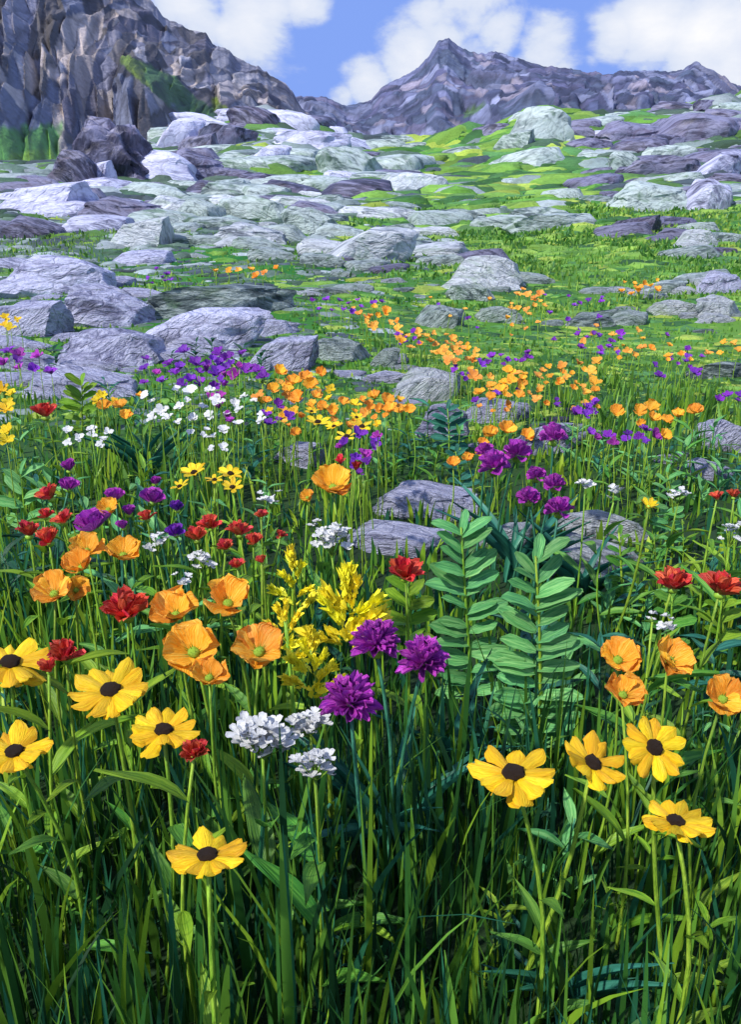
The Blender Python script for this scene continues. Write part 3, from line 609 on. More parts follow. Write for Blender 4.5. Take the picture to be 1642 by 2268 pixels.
def tube(mat, pts, r0, r1, n=5, name='stem'):
    V, Fc, uv = [], [], []; m = len(pts)
    for i, p in enumerate(pts):
        r = r0 + (r1 - r0) * i / (m - 1)
        for k in range(n):
            a = 2 * math.pi * k / n; V.append((p[0] + r * math.cos(a), p[1] + r * math.sin(a), p[2])); uv.append((k / n, i / m * 3))
    for i in range(m - 1):
        for k in range(n): Fc.append((i * n + k, i * n + (k + 1) % n, (i + 1) * n + (k + 1) % n, (i + 1) * n + k))
    Fc.append(tuple((m - 1) * n + k for k in range(n)))
    return mesh_np(name, V, Fc, mat, uv)
def stem_path(top, bend, n=7):
    top = Vector(top); b = Vector((bend[0], bend[1], 0)); return [tuple(top * t + b * math.sin(math.pi * t) + Vector((0, 0, 0))) for t in (k / (n - 1) for k in range(n))]
STAM = merged('stamens', M_lime, [(variants(M_lime, lance, .10, 1, nu=3, nv=4, curl=.1)[0], TRS((0, 0, 0), rz(k * .449) @ ry(-.55 - .3 * (k % 3)), 1.0)) for k in range(14)])
STEM = {}; REG = {}
def reg(o, px, py, adj): REG[o.name] = (px, py, adj)
# ------------------------------------------------------------------ plant builders
def root(px, py, H, lean=.05, name='', label='', cat='', group=None, base=None):
    """head of the plant seen at (px,py), H metres above its ground; returns thing, head offset, metres per picture unit"""
    p = hit(px, py, H); sc = depth(p) / F
    bx, by = p[0] + random.gauss(0, lean), p[1] + random.gauss(0, lean * .4)
    if base is not None: bx = p[0] + base * sc
    gz = float(ground(bx, by)) - .01
    t = thing(name, (bx, by, gz), label, cat, group)
    return t, Vector((p[0] - bx, p[1] - by, p[2] - gz)), sc
def stem_for(t, head, r, mat=None, bend=.02):
    pts = stem_path(head, (random.gauss(0, bend), random.gauss(0, bend)))
    STEM[t.name] = child('stem', tube(mat or M_stem, pts, r * 1.45, r * .95), t); return pts
def stem_leaves(t, pts, kind, n, size, lo=.15, hi=.8, name='leaf', el=.7):
    for k in range(n):
        q = lo + (hi - lo) * (k + random.random() * .8) / n; i = q * (len(pts) - 1); a = pts[int(i)]; b = pts[min(int(i) + 1, len(pts) - 1)]; f = i - int(i)
        loc = tuple(a[j] + (b[j] - a[j]) * f for j in range(3))
        child(name, random.choice(LEAF[kind]), STEM.get(t.name, t), TRS(loc, rz(k * 2.4 + random.uniform(-.5, .5)) @ ry(-el + random.uniform(-.35, .35)), size * random.uniform(.7, 1.25)))
def headrot(tilt, side=0.0, spin=0.0): return ry(side) @ rx(tilt) @ rz(spin)          # tilt > 0 turns the face towards the viewer
def daisy(px, py, wpx, H, label, tilt=.12, side=0., group=None, np_=11, base=None, leaves=3, lean=.03, bowl=.22, name='black_eyed_daisy', pet=None, eye=True):
    t, hd, sc = root(px, py, H, lean, name, label, 'flower', group, base); Rr = wpx * sc / 2 * .96
    pts = stem_for(t, hd, max(.0022, Rr * .055), bend=.012); HR = headrot(tilt - .06, side, random.uniform(0, 6))
    pet = pet or P_daisy; bowl += random.uniform(-.12, .16); np_ += random.choice((-1, 0, 0, 1)); droop = random.randrange(np_)
    for k in range(np_):
        a = 2 * math.pi * k / np_ + random.uniform(-.10, .10)
        child('petal', random.choice(pet), t, TRS(hd + HR @ (rz(a) @ Vector((Rr * .14, 0, random.uniform(0, .05) * Rr))), HR @ rz(a) @ ry(-(bowl + random.uniform(-.16, .22) - (.25 if k == droop else 0))) @ rx(random.uniform(-.3, .3)), (Rr * random.uniform(.78, 1.04), Rr * random.uniform(.8, 1.1), Rr)))
    if eye: child('eye', random.choice(EYE_D), t, TRS(hd + HR @ Vector((0, 0, Rr * .06)), HR, Rr * .27))
    child('calyx', EYE_K, t, TRS(hd - HR @ Vector((0, 0, Rr * .06)), HR, Rr * .2))
    stem_leaves(t, pts, random.choice(['lime', 'green']), leaves, H * .2, .1, .75); return t
def poppy(px, py, wpx, H, label, tilt=.5, side=0., group=None, np_=5, cup=.52, base=None, lean=.02, pet=None, leaves=2, eye=True, name='orange_poppy'):
    t, hd, sc = root(px, py, H, lean, name, label, 'flower', group, base); Rr = wpx * sc / 2 * 1.06
    pts = stem_for(t, hd, max(.0016, Rr * .05), bend=.015); HR = headrot(tilt, side, random.uniform(0, 6))
    for k in range(np_):
        a = 2 * math.pi * k / np_ + random.uniform(-.2, .2)
        child('petal', random.choice(pet or P_poppy), t, TRS(hd + HR @ Vector((0, 0, (k % 2) * Rr * .05)), HR @ rz(a) @ ry(-(cup + random.uniform(-.22, .25))), Rr * random.uniform(.92, 1.12)))
    if eye: child('seed_head', random.choice(EYE_P), t, TRS(hd + HR @ Vector((0, 0, Rr * .16)), HR, Rr * .19)); child('stamens', STAM, t, TRS(hd + HR @ Vector((0, 0, Rr * .06)), HR, Rr * .40))
    if leaves: stem_leaves(t, pts, random.choice(['lime', 'green']), leaves, H * .22, .08, .6)
    return t
def pompon(px, py, wpx, H, label, n=74, group=None, base=None, lean=.01, pet=None, matstem=None, name='purple_pompon_flower'):
    t, hd, sc = root(px, py, H, lean, name, label, 'flower', group, base); Rr = wpx * sc / 2
    stem_for(t, hd, max(.0022, Rr * .07), matstem or M_stemteal, .01)
    for k in range(n):
        zc = 1 - 1.55 * (k + .5) / n; a = k * 2.39996; d = Vector((math.sqrt(1 - zc * zc) * math.cos(a), math.sqrt(1 - zc * zc) * math.sin(a), zc))
        q = (d + Vector((0, 0, .25))).to_track_quat('X', 'Z').to_matrix() @ rx(random.uniform(-.5, .5)) @ ry(random.uniform(-.25, .25))
        child('petal', random.choice(pet or P_purple), t, TRS(hd + d * Rr * .18, q, Rr * random.uniform(.74, .98)))
    child('calyx', EYE_K, t, TRS(hd - Vector((0, 0, Rr * .35)), None, Rr * .34)); return t
def redflower(px, py, wpx, H, label, n=13, group=None, base=None, lean=.02, leaves=4, leafkind='lime', pet=None, name='red_paintbrush_flower', mat=None):
    t, hd, sc = root(px, py, H, lean, name, label, 'flower', group, base); Rr = wpx * sc / 2 * 1.18
    pts = stem_for(t, hd, max(.0018, Rr * .06), mat, .012); HR = headrot(random.uniform(.05, .35), random.uniform(-.2, .2))
    for k in range(n):
        inner = k % 3 == 2; a = k * 2.39996 + random.uniform(-.2, .2); el = random.uniform(.95, 1.3) if inner else random.uniform(.25, .85)
        child('petal', random.choice(pet or P_red), t, TRS(hd - HR @ Vector((0, 0, Rr * .3)), HR @ rz(a) @ ry(-el) @ rx(random.uniform(-.3, .3)), Rr * random.uniform(.95, 1.2)))
    child('calyx', EYE_K, t, TRS(hd - HR @ Vector((0, 0, Rr * .32)), HR, Rr * .28))
    if leaves: stem_leaves(t, pts, leafkind, leaves, H * .22, .15, .9, el=.5)
    return t
def umbel(px, py, wpx, hpx, H, label, n=16, group=None, base=None, lean=.015, leaves=3, name='white_umbel_flower'):
    t, hd, sc = root(px, py, H, lean, name, label, 'flower', group, base); a_, b_ = wpx * sc / 2, hpx * sc / 2
    pts = stem_for(t, hd - Vector((0, 0, b_ * 1.4)), max(.0016, a_ * .035), bend=.012); fork = Vector(pts[-1])
    for k in range(n):
        r = math.sqrt((k + .5) / n); a = k * 2.39996; q = hd + Vector((a_ * r * math.cos(a) * .85, a_ * r * math.sin(a) * .5, b_ * (random.uniform(-.6, .9) - .3 * r)))
        s = a_ * random.uniform(.55, .8) * (1 if n > 8 else 1.5)
        child('floret', random.choice(FLORET), t, TRS(q, rz(random.uniform(0, 6)) @ rx(random.uniform(-.1, .7)), s))
        if k % 2 == 0 and n > 8: child('flower_stalk', tube(M_stem, [tuple(fork), tuple((fork + q) / 2 + Vector((0, 0, -b_ * .1))), tuple(q)], .0011, .0008, 4, 'flower_stalk'), t)
    if leaves: stem_leaves(t, pts, 'green', leaves, H * .34, .15, .85)
    return t
def goldenrod(px, py, hpx, H, label, n=7, base=None, group=None, spread=1.0):
    t, hd, sc = root(px, py, H, .01, 'goldenrod', label, 'flower', group, base); Lh = hpx * sc
    pts = stem_for(t, hd, .0026, bend=.01)
    for k in range(n):
        f = k / max(n - 1, 1); q = hd - Vector((0, 0, Lh * .85 * (1 - f)))
        side = -1 if k % 2 else 1
        child('plume', random.choice(PLUME), t, TRS(q, rz((0 if side > 0 else math.pi) + random.uniform(-.7, .7)) @ ry(-(.35 + .95 * f ** 2 + random.uniform(-.2, .2))), Lh * (.62 - .22 * f) * spread * random.uniform(.85, 1.15)))
    stem_leaves(t, pts, 'lime', 5, Lh * .5, .1, .6); return t
def fern(pxb, pyb, pxt, pyt, wpx, kind, label, n=10, name='broadleaf_plant', group=None, leafset=None, mat=None, cat='plant', up=.55):
    p = hit(pxb, pyb); sc = depth(p) / F
    d = pixdir(pxt, pyt); top = CP + d * (p[1] / d[1])
    t = thing(name, (p[0], p[1], float(ground(p[0], p[1])) - .01), label, cat, group); hd = Vector(top) - t.location
    pts = stem_path(hd, (random.gauss(0, .008), 0)); st = child('stem', tube(mat or M_stem, pts, .0036, .0018), t)
    Lw = wpx * sc / 2
    for k in range(n):
        f = (k + .6) / n; q = hd * (.10 + .88 * f); shape = math.sin(math.pi * min(1, .28 + f * .62)) * .45 + .62
        for s in (-1, 1):
            yawv = (0 if s > 0 else math.pi) + s * random.uniform(-.35, .1) + random.uniform(-.25, .25)
            child('leaflet', random.choice((leafset or LEAFLET)[kind]), st, TRS(q + Vector((0, 0, random.uniform(-.012, .012))), rz(yawv) @ ry(-(up * (.35 + f) + random.uniform(-.2, .15))) @ rx(s * (.8 + random.uniform(-.45, .35))), Lw * shape * random.uniform(.72, 1.12)))
    child('leaflet', random.choice((leafset or LEAFLET)[kind]), st, TRS(hd * .97, rz(1.0) @ ry(-1.25) @ rx(random.uniform(-.5, .5)), Lw * .62)); return t
def leafy(pxb, pyb, hpx, kind, label, group=None, n=9, size=.5, name='leafy_plant'):
    p = hit(pxb, pyb); sc = depth(p) / F; hm = hpx * sc * 1.04
    t = thing(name, (p[0], p[1], float(ground(p[0], p[1])) - .008), label, 'plant', group); hd = Vector((random.gauss(0, .1) * hm, random.gauss(0, .06) * hm, hm))
    pts = stem_path(hd, (random.gauss(0, .05) * hm, 0)); STEM[t.name] = child('stem', tube(M_stem if kind in ('lime', 'green') else M_stemteal, pts, max(.0016, hm * .012), max(.001, hm * .006), 4), t); reg(t, pxb, pyb, {'green': 'mid green', 'dark': 'deep green'}.get(kind, kind))
    stem_leaves(t, pts, kind, n, hm * size, .08, 1.0, el=.55); return t
def strapclump(pxb, pyb, hpx, kind, label, n=12, spread=.9, group=None, name='strap_leaf_clump', wd=1.0):
    p = hit(pxb, pyb); sc = depth(p) / F; hm = hpx * sc
    t = thing(name, (p[0], p[1], float(ground(p[0], p[1])) - .01), label, 'plant', group)
    for k in range(n):
        a = random.uniform(0, 2 * math.pi); el = random.uniform(1.05, 1.5) - .25 * spread * random.random()
        s = hm * random.uniform(.75, 1.25)
        child('blade', random.choice(STRAP[kind]), t, TRS((random.gauss(0, .05) * hm, random.gauss(0, .05) * hm, 0), rz(a) @ ry(-el), (s, s * wd, s)))
    return t
def meadow_flower(px, py, wpx, H, kind, label, group):
    t, hd, sc = root(px, py, H, .015, {'orange': 'small_orange_flower', 'apricot': 'small_apricot_flower', 'purple': 'small_purple_flower', 'violet': 'small_violet_flower', 'red': 'small_red_flower', 'white': 'small_white_flower', 'yellow': 'small_yellow_flower'}[kind], label, 'flower', group)
    child('stem', tube(M_stem, stem_path(hd, (random.gauss(0, .01), 0), 4), max(.0016, sc * .9), max(.0012, sc * .7), 4), t)
    child('blossom', random.choice(BLOS[kind]), t, TRS(hd, headrot(random.uniform(.1, .8), random.uniform(-.4, .4), random.uniform(0, 6)), wpx * sc * random.uniform(.85, 1.2)))
    reg(t, px, py, {'purple': 'magenta purple'}.get(kind, kind))
# ------------------------------------------------------------------ the flowers of the foreground
daisy(22, 1470, 172, .34, 'yellow black-eyed daisy cut by the left edge, the upper of two there', .15, .05)
daisy(245, 1532, 178, .34, 'large yellow black-eyed daisy below the dark red flower at left', .2, 0, base=10)
daisy(362, 1620, 156, .33, 'yellow black-eyed daisy just right of the largest one at left', .12, .08, base=-50)
daisy(32, 1668, 160, .33, 'yellow black-eyed daisy at the left edge, the lower of two there', .1, 0, base=70)
daisy(460, 1898, 178, .33, 'lowest yellow black-eyed daisy, alone at lower left of centre', -.05, 0, base=-10)
daisy(1137, 1716, 190, .34, 'widest yellow black-eyed daisy right of centre, leftmost of the right group', .08, -.05, base=90)
daisy(1312, 1692, 152, .33, 'yellow black-eyed daisy tilted to the right, middle of the right group', .3, .35)
daisy(1450, 1656, 142, .34, 'yellow black-eyed daisy turned full face, highest of the right group', .75, .12, np_=11)
daisy(1497, 1822, 152, .33, 'yellow black-eyed daisy lowest of the right group, near the right edge', .02, .05, base=70)
POP = [(122, 1320, 100, 'leftmost large orange poppy with a green centre', .55, 0), (168, 1308, 66, 'orange poppy seen from the side against the leftmost large one', .9, .5), (182, 1262, 84, 'orange poppy below the topmost one in the left group of five', .4, -.2),
       (192, 1226, 84, 'topmost orange poppy in the left group of five', .3, .1), (274, 1236, 92, 'orange poppy at the right of the left group of five', .35, .1), (390, 1370, 116, 'orange poppy right of the dark red flower', .35, 0),
       (505, 1344, 122, 'orange poppy highest of the middle group, beside the goldenrod', .35, .15), (432, 1450, 142, 'largest orange poppy in the middle group', .6, -.1), (464, 1506, 96, 'lowest orange poppy in the middle group', .4, 0), (574, 1450, 130, 'orange poppy rightmost of the middle group, touching the goldenrod', .45, .1),
       (738, 1086, 96, 'single big orange poppy on a tall stem left of the dark-footed rock', .4, .05), (682, 1104, 38, 'small half open orange poppy left of the single big one', .6, -.3), (240, 1132, 56, 'orange poppy between two purple flowers at left', .45, .1),
       (1368, 1466, 108, 'orange poppy upper left in the right group of three', .6, -.1), (1480, 1468, 108, 'orange poppy upper right in the right group of three', .5, .35), (1378, 1544, 98, 'orange poppy lowest in the right group of three', .4, .1), (1600, 1552, 104, 'orange poppy at the right edge above the daisies', .6, -.1)]
for (x, y, wd, lab, tl, sd_) in POP: poppy(x, y, wd, .34 if y > 1200 else .33, lab, tl, sd_)
for (x, y, wd, b, lab) in [(832, 1428, 106, 10, 'magenta purple pompon, highest of the three in the centre'), (938, 1467, 110, -30, 'magenta purple pompon, rightmost of the three in the centre'), (775, 1558, 122, 60, 'magenta purple pompon, largest and lowest of the three in the centre')]:
    pompon(x, y, wd, .36, lab, base=b)
for (x, y, wd, lab) in [(1095, 1034, 72, 'purple head at the left of the tall purple cluster'), (1146, 1006, 66, 'bright magenta head at the upper middle of the tall purple cluster'), (1226, 970, 62, 'topmost purple head right of the orange poppies'), (1076, 1004, 44, 'small purple head at upper left of the tall purple cluster'),
                        (1188, 1056, 46, 'purple head in the middle of the tall purple cluster'), (1228, 1076, 52, 'purple head at the right of the tall purple cluster'), (1172, 1106, 54, 'rounded magenta head low in the tall purple cluster'), (1238, 1130, 62, 'lowest purple head in front of the smooth pale rock')]:
    pompon(x, y, wd, .30, lab, n=26, pet=P_purfan, lean=.03, name='purple_cluster_flower')
PURL = [(152, 1037, 40, 'purple flower highest at the left among green leaves'), (152, 1078, 44, 'purple flower under the highest left one'), (255, 1102, 44, 'purple flower directly above the small orange poppy at left'), (337, 1106, 52, 'purple flower above the small red one at left of centre'), (392, 1126, 36, 'deep violet flower right of the purple pair'),
        (390, 1180, 42, 'deep violet flower above the white blossoms'), (206, 1164, 72, 'widest purple flower left of the small orange poppy'), (286, 1136, 34, 'purple flower right of the small orange poppy'), (272, 1166, 32, 'small purple flower under the small orange poppy'), (345, 1068, 28, 'small purple flower peeping above the purple pair')]
for (x, y, wd, lab) in PURL: redflower(x, y, wd, .32, lab, n=10, pet=P_violet if 'deep' in lab else P_purfan, leaves=2, leafkind='jade', name='purple_meadow_flower', mat=M_stemteal)
REDS = [(100, 916, 54, 'red flower in front of the lavender slab at far left'), (110, 1098, 52, 'red flower beside the small purple ones at left'), (64, 1180, 54, 'red flower at far left, leftmost of the left red group'), (108, 1196, 56, 'red flower lowest of the left red group'), (140, 1152, 44, 'red flower upper right of the left red group'), (100, 1142, 34, 'dark red bud at the top of the left red group'),
        (436, 1190, 48, 'red flower leftmost of the middle red group'), (466, 1164, 46, 'red flower highest of the middle red group'), (530, 1178, 50, 'red flower in the centre of the middle red group'), (500, 1212, 40, 'red flower low between its neighbours in the middle red group'), (562, 1200, 40, 'red flower right in the middle red group'), (526, 1252, 34, 'red flower lowest of the middle red group'), (580, 1242, 28, 'small red flower right of the lowest one in the middle'), (622, 1186, 24, 'small dark red flower nearest to the white umbel'),
        (578, 1142, 28, 'small dark red flower under the round white blossom'), (325, 1146, 36, 'red flower under the purple pair'), (282, 1354, 92, 'large dark red flower above the biggest daisy'), (146, 1452, 72, 'dusky red flower beside the daisy at left edge'), (108, 1482, 50, 'dark red flower half behind the daisy at left edge'), (430, 1668, 62, 'red flower half behind the second daisy'),
        (898, 1270, 70, 'scarlet flower on the lime leafy stem in the centre'), (1492, 1294, 70, 'scarlet flower left of the pair at the right edge'), (1597, 1304, 82, 'large scarlet flower at the right edge'), (1590, 1102, 28, 'small salmon red bud at the right edge, left of a pair'), (1628, 1098, 30, 'small salmon red bud at the right edge, right of a pair')]
for (x, y, wd, lab) in REDS: redflower(x, y, wd, .34 if y > 1220 else .32, lab, n=16 if wd > 60 else 10, leaves=5 if wd > 40 else 3)
for (x, y, wd, hp, n, lab) in [(580, 1634, 142, 78, 30, 'widest white umbel left of the purple pompons'), (686, 1602, 92, 50, 18, 'white umbel directly left of the lowest purple pompon'), (698, 1692, 98, 64, 20, 'lowest white umbel in the centre'), (735, 1190, 90, 70, 18, 'white umbel beside the flat lavender rock'), (345, 1202, 66, 44, 12, 'white blossoms under the deep violet flower'), (445, 1240, 64, 40, 12, 'white blossoms under the middle red group'), (404, 1282, 42, 36, 7, 'small white blossom above the orange poppies'), (597, 1102, 56, 40, 10, 'round white blossom left of the single big poppy'), (696, 1162, 30, 26, 5, 'small white blossom upper left of the umbel by the rock'),
                               (1480, 1380, 44, 34, 8, 'white blossoms under the scarlet flower at right'), (1448, 1362, 28, 24, 5, 'tiny white blossom beside the white blossoms at right'), (1505, 1098, 54, 34, 10, 'white blossom near the right edge before the dark rock'), (1622, 1176, 56, 56, 12, 'white umbel cut by the right edge'), (1362, 1092, 38, 32, 7, 'white blossom above the smooth pale rock'), (1298, 1074, 40, 32, 7, 'white blossom right of the tall purple cluster')]:
    umbel(x, y, wd, hp, .33 if y > 1300 else .30, lab, n)
for (x, y, h_, n, sp_, lab) in [(652, 1250, 130, 7, .8, 'yellow goldenrod spire behind the orange poppies'), (770, 1320, 150, 9, 1.15, 'broad yellow goldenrod above the purple pompons'), (632, 1372, 120, 7, .95, 'yellow goldenrod touching the orange poppy'), (690, 1440, 130, 8, .95, 'lowest yellow goldenrod left of the lowest pompon')]:
    goldenrod(x, y, h_, .33, lab, n, spread=sp_)
fern(1052, 1590, 1022, 1168, 165, 'jade', 'tall jade green leafy plant left of the pair in the centre', 15)
fern(1192, 1700, 1187, 1232, 195, 'jade', 'tall jade green leafy plant right of the pair in the centre', 17)
fern(905, 1470, 902, 1290, 130, 'lime', 'lime leafy plant under the scarlet flower in the centre', 5)
fern(1592, 1500, 1596, 1330, 110, 'lime', 'lime leafy plant under the large scarlet flower at right edge', 5)
fern(1480, 1480, 1490, 1320, 110, 'green', 'green leafy plant under the scarlet flower at right', 5)
fern(1380, 1380, 1372, 1180, 80, 'green', 'slender green leafy plant in front of the wide pale rock', 7)
fern(1486, 1250, 1478, 1045, 80, 'jade', 'slender jade leafy plant near the dark low rock at right', 8)
fern(995, 1010, 992, 905, 80, 'teal', 'sage leafy plant in front of the blue-grey rock block', 6)
fern(300, 1330, 305, 1230, 90, 'lime', 'lime leafy plant left of the white blossoms', 5)
fern(60, 1200, 45, 1050, 120, 'jade', 'jade broad-leaved plant at the left edge', 5)
fern(180, 960, 180, 850, 90, 'lime', 'lime bush in front of the grey-lavender slab', 7)
fern(430, 1850, 436, 1690, 90, 'lime', 'lime leafy shoot under the red flower in the left foreground', 5)
fern(1030, 1110, 1010, 1000, 70, 'teal', 'sage leafy plant left of the clustered orange poppies', 5)
for (x, y, h_, kd, n, lab) in [(1150, 1290, 210, 'teal', 16, 'dark teal strap leaves under the tall purple cluster'), (1290, 1330, 190, 'teal', 12, 'dark teal strap leaves before the wide pale rock'), (860, 1900, 330, 'teal', 14, 'dark teal strap leaves under the purple pompons'), (1010, 1720, 260, 'teal', 10, 'teal arching leaves between the pompons and the jade plants'), (330, 1060, 140, 'teal', 10, 'teal strap leaves behind the purple pair'), (1240, 2230, 260, 'teal', 10, 'teal blades low in the right foreground')]:
    strapclump(x, y, h_, kd, lab, n)
for (x, y, h_, kd, n, sz, lab) in [(40, 1450, 240, 'dark', 12, .36, 'deep green broad leaves at the left edge by the poppies'), (560, 1930, 240, 'green', 9, .4, 'green broad-leaved plant under the widest white umbel'), (1230, 2000, 240, 'jade', 7, .5, 'blue-green broad leaves under the tilted daisy'), (770, 2180, 200, 'lime', 6, .45, 'broad lime leaf shoot low in the centre foreground'), (500, 2150, 160, 'lime', 5, .4, 'lime leaf pair on the stem of the lowest daisy'), (1390, 2020, 200, 'lime', 7, .34, 'lime shoot between the daisies at right'), (1560, 2180, 230, 'lime', 7, .34, 'lime shoot at lower right under the lowest right daisy'), (1080, 2140, 200, 'lime', 7, .32, 'slim lime shoot below the widest right daisy'), (60, 2020, 230, 'green', 7, .34, 'green shoot in the dark lower left'), (700, 1950, 160, 'green', 8, .5, 'green shoot under the lowest white umbel'), (130, 1160, 130, 'jade', 9, .55, 'jade leaves behind the left red group'), (1560, 1900, 200, 'green', 7, .36, 'green leaves behind the lowest right daisy')]:
    leafy(x, y, h_, kd, lab, n=n, size=sz)
# ------------------------------------------------------------------ middle distance flowers
ORM = [(230, 905, 34), (268, 902, 34), (278, 926, 32), (311, 878, 20), (620, 826, 32), (648, 850, 38), (660, 884, 40), (690, 858, 38), (606, 866, 32), (640, 868, 30), (712, 828, 30), (676, 838, 30), (830, 882, 32), (858, 888, 32), (866, 912, 38), (906, 912, 30), (760, 894, 26), (738, 912, 26), (700, 880, 26), (590, 890, 22), (655, 960, 26), (820, 905, 24), (716, 902, 28),
       (1086, 966, 44), (1120, 958, 44), (1168, 968, 36), (1070, 986, 30), (1004, 1030, 36), (1036, 1020, 34), (1064, 1008, 26), (1366, 916, 38), (1416, 914, 34), (1440, 908, 40), (1446, 930, 34), (1478, 934, 30), (1504, 924, 34), (1540, 914, 36), (1420, 940, 24), (1470, 968, 36), (1112, 866, 30), (1090, 880, 24), (1150, 878, 26)]
for (x, y, wd) in ORM:
    wd *= 1.06
    g = 'poppies left of the white blossoms' if x < 400 else 'poppies of the central drift' if x < 950 else 'poppies left of the tall purple cluster' if x < 1200 and y > 940 else 'poppies in the right drift' if x > 1300 else 'poppies on the near meadow'
    lab = {'poppies left of the white blossoms': 'small orange poppy behind the lime bush', 'poppies of the central drift': 'orange poppy in the crowded central drift', 'poppies left of the tall purple cluster': 'orange poppy beside the tall purple cluster', 'poppies in the right drift': 'orange poppy in the drift near right edge', 'poppies on the near meadow': 'orange poppy in the grass above the dark streaked ledge'}[g]
    reg(poppy(x, y, wd, .24, lab, random.uniform(.3, .8), random.uniform(-.3, .3), g, np_=4, leaves=1, eye=False, cup=.5, name='orange_meadow_poppy'), x, y, 'orange')
for (x, y, wd) in [(430, 1048, 64), (510, 1050, 58), (475, 1063, 42), (515, 1080, 54), (398, 1078, 46)]:
    daisy(x, y, wd, .31, {430: 'small black-eyed daisy, leftmost of the upper pair at left of centre', 510: 'small black-eyed daisy, upper right of the little group of five', 475: 'small black-eyed daisy in the middle of the little group of five', 515: 'small black-eyed daisy, lowest right of the little group of five', 398: 'small black-eyed daisy, leftmost of the little group of five'}[x], .3, random.uniform(-.2, .2), np_=7, leaves=2, name='small_black_eyed_daisy', pet=P_butter)
for (x, y, wd) in [(704, 936, 56), (802, 946, 54), (768, 968, 56), (790, 925, 34), (690, 912, 34), (740, 945, 40)]:
    reg(daisy(x, y, wd, .26, 'small yellow black-eyed daisy in the orange poppy drift', .35, random.uniform(-.2, .2), 'yellow daisies in the central drift', np_=7, leaves=1, name='small_black_eyed_daisy', pet=P_butter), x, y, 'yellow')
daisy(1438, 1122, 52, .30, 'single yellow buttercup above the smooth pale rock', .5, .1, np_=6, leaves=2, eye=False, bowl=.6, pet=P_butter, name='yellow_buttercup')
def sprinkle(poly, n, kinds, wr, H, label, group, mind=14):
    for (x, y) in scatter(poly, n, mind): meadow_flower(x, y, random.uniform(*wr), H * random.uniform(.8, 1.15), random.choice(kinds), label, group)
sprinkle([(300, 800), (400, 775), (540, 780), (590, 840), (470, 860), (320, 850)], 34, ['violet', 'violet', 'purple'], (22, 36), .24, 'violet flower before the longest lavender slab', 'violet drift before the lavender slab', 20)
sprinkle([(580, 850), (700, 830), (760, 870), (920, 895), (900, 930), (780, 960), (640, 950), (570, 890)], 40, ['orange', 'orange', 'apricot', 'yellow'], (18, 30), .22, 'blossom tucked into the central drift', 'small blossoms of the central drift', 24)
sprinkle([(1020, 880), (1200, 860), (1340, 880), (1330, 905), (1080, 920)], 18, ['orange', 'apricot', 'violet'], (15, 24), .17, 'blossom above the tall purple cluster', 'small blossoms above the purple cluster', 24)
sprinkle([(900, 640), (1250, 680), (1500, 740), (1400, 770), (1050, 740)], 26, ['apricot', 'violet', 'orange'], (10, 18), .13, 'tiny blossom scattered over the middle meadow', 'tiny blossoms of the middle meadow', 36)
sprinkle([(0, 770), (80, 780), (130, 800), (120, 830), (0, 820)], 8, ['violet', 'purple'], (26, 38), .24, 'violet flower at the left edge before the lavender ledge', 'violet flowers at the left edge', 26)
sprinkle([(460, 880), (500, 870), (520, 950), (470, 950)], 6, ['purple'], (24, 32), .25, 'purple flower among the white blossoms at left of centre', 'purple among the white blossoms', 18)
sprinkle([(580, 895), (650, 900), (640, 950), (590, 950)], 5, ['violet'], (24, 32), .25, 'violet flower left of the small yellow daisies', 'violet left of the yellow daisies', 22)
sprinkle([(735, 960), (860, 965), (850, 995), (740, 995)], 6, ['purple', 'violet'], (24, 34), .27, 'deep purple flower right below the small yellow daisies', 'purple below the yellow daisies', 26)
sprinkle([(725, 1015), (815, 1010), (815, 1055), (740, 1050)], 8, ['purple', 'violet', 'red'], (24, 36), .28, 'magenta flower above the single big poppy', 'magenta flowers above the big poppy', 20)
sprinkle([(320, 865), (480, 860), (590, 890), (580, 950), (400, 960), (330, 930)], 26, ['white'], (17, 30), .25, 'white blossom in the white drift', 'white drift left of centre', 30)
sprinkle([(440, 965), (500, 965), (500, 1000), (450, 1000)], 4, ['white'], (18, 28), .26, 'white blossom just below the white drift', 'white below the drift', 20)
sprinkle([(130, 950), (250, 945), (250, 985), (140, 1000)], 8, ['white'], (18, 28), .26, 'white blossom under the small orange poppies at left', 'white at left', 24)
sprinkle([(1260, 905), (1330, 895), (1330, 925), (1270, 925)], 6, ['violet'], (24, 36), .23, 'violet flower left of the right poppy drift', 'violet left of the right drift', 20)
sprinkle([(1290, 955), (1450, 950), (1450, 985), (1300, 990)], 10, ['purple', 'violet'], (24, 36), .25, 'purple flower under the right poppy drift', 'purple under the right drift', 22)
sprinkle([(880, 730), (990, 740), (1090, 790), (1050, 830), (960, 790), (880, 760)], 34, ['apricot', 'orange', 'apricot'], (13, 24), .16, 'flower in the band beyond the poppies', 'apricot band beyond the poppies', 15)
sprinkle([(770, 660), (880, 690), (900, 740), (800, 720)], 14, ['apricot', 'orange'], (12, 22), .15, 'flower left of the round pale green boulder', 'apricot left of the round boulder', 14)
sprinkle([(1040, 830), (1330, 800), (1340, 870), (1060, 880)], 40, ['orange', 'apricot', 'orange'], (16, 30), .18, 'flower on the meadow above the dark ledge', 'orange on the near meadow', 17)
sprinkle([(1130, 640), (1250, 645), (1230, 690), (1120, 690)], 14, ['apricot'], (11, 20), .14, 'flower right of the square-faced white boulder', 'apricot right of the white boulder', 12)
sprinkle([(1370, 625), (1465, 620), (1465, 655), (1370, 655)], 10, ['orange'], (12, 20), .14, 'tiny flower behind the right-hand stony patch', 'orange by the right-hand stones', 12)
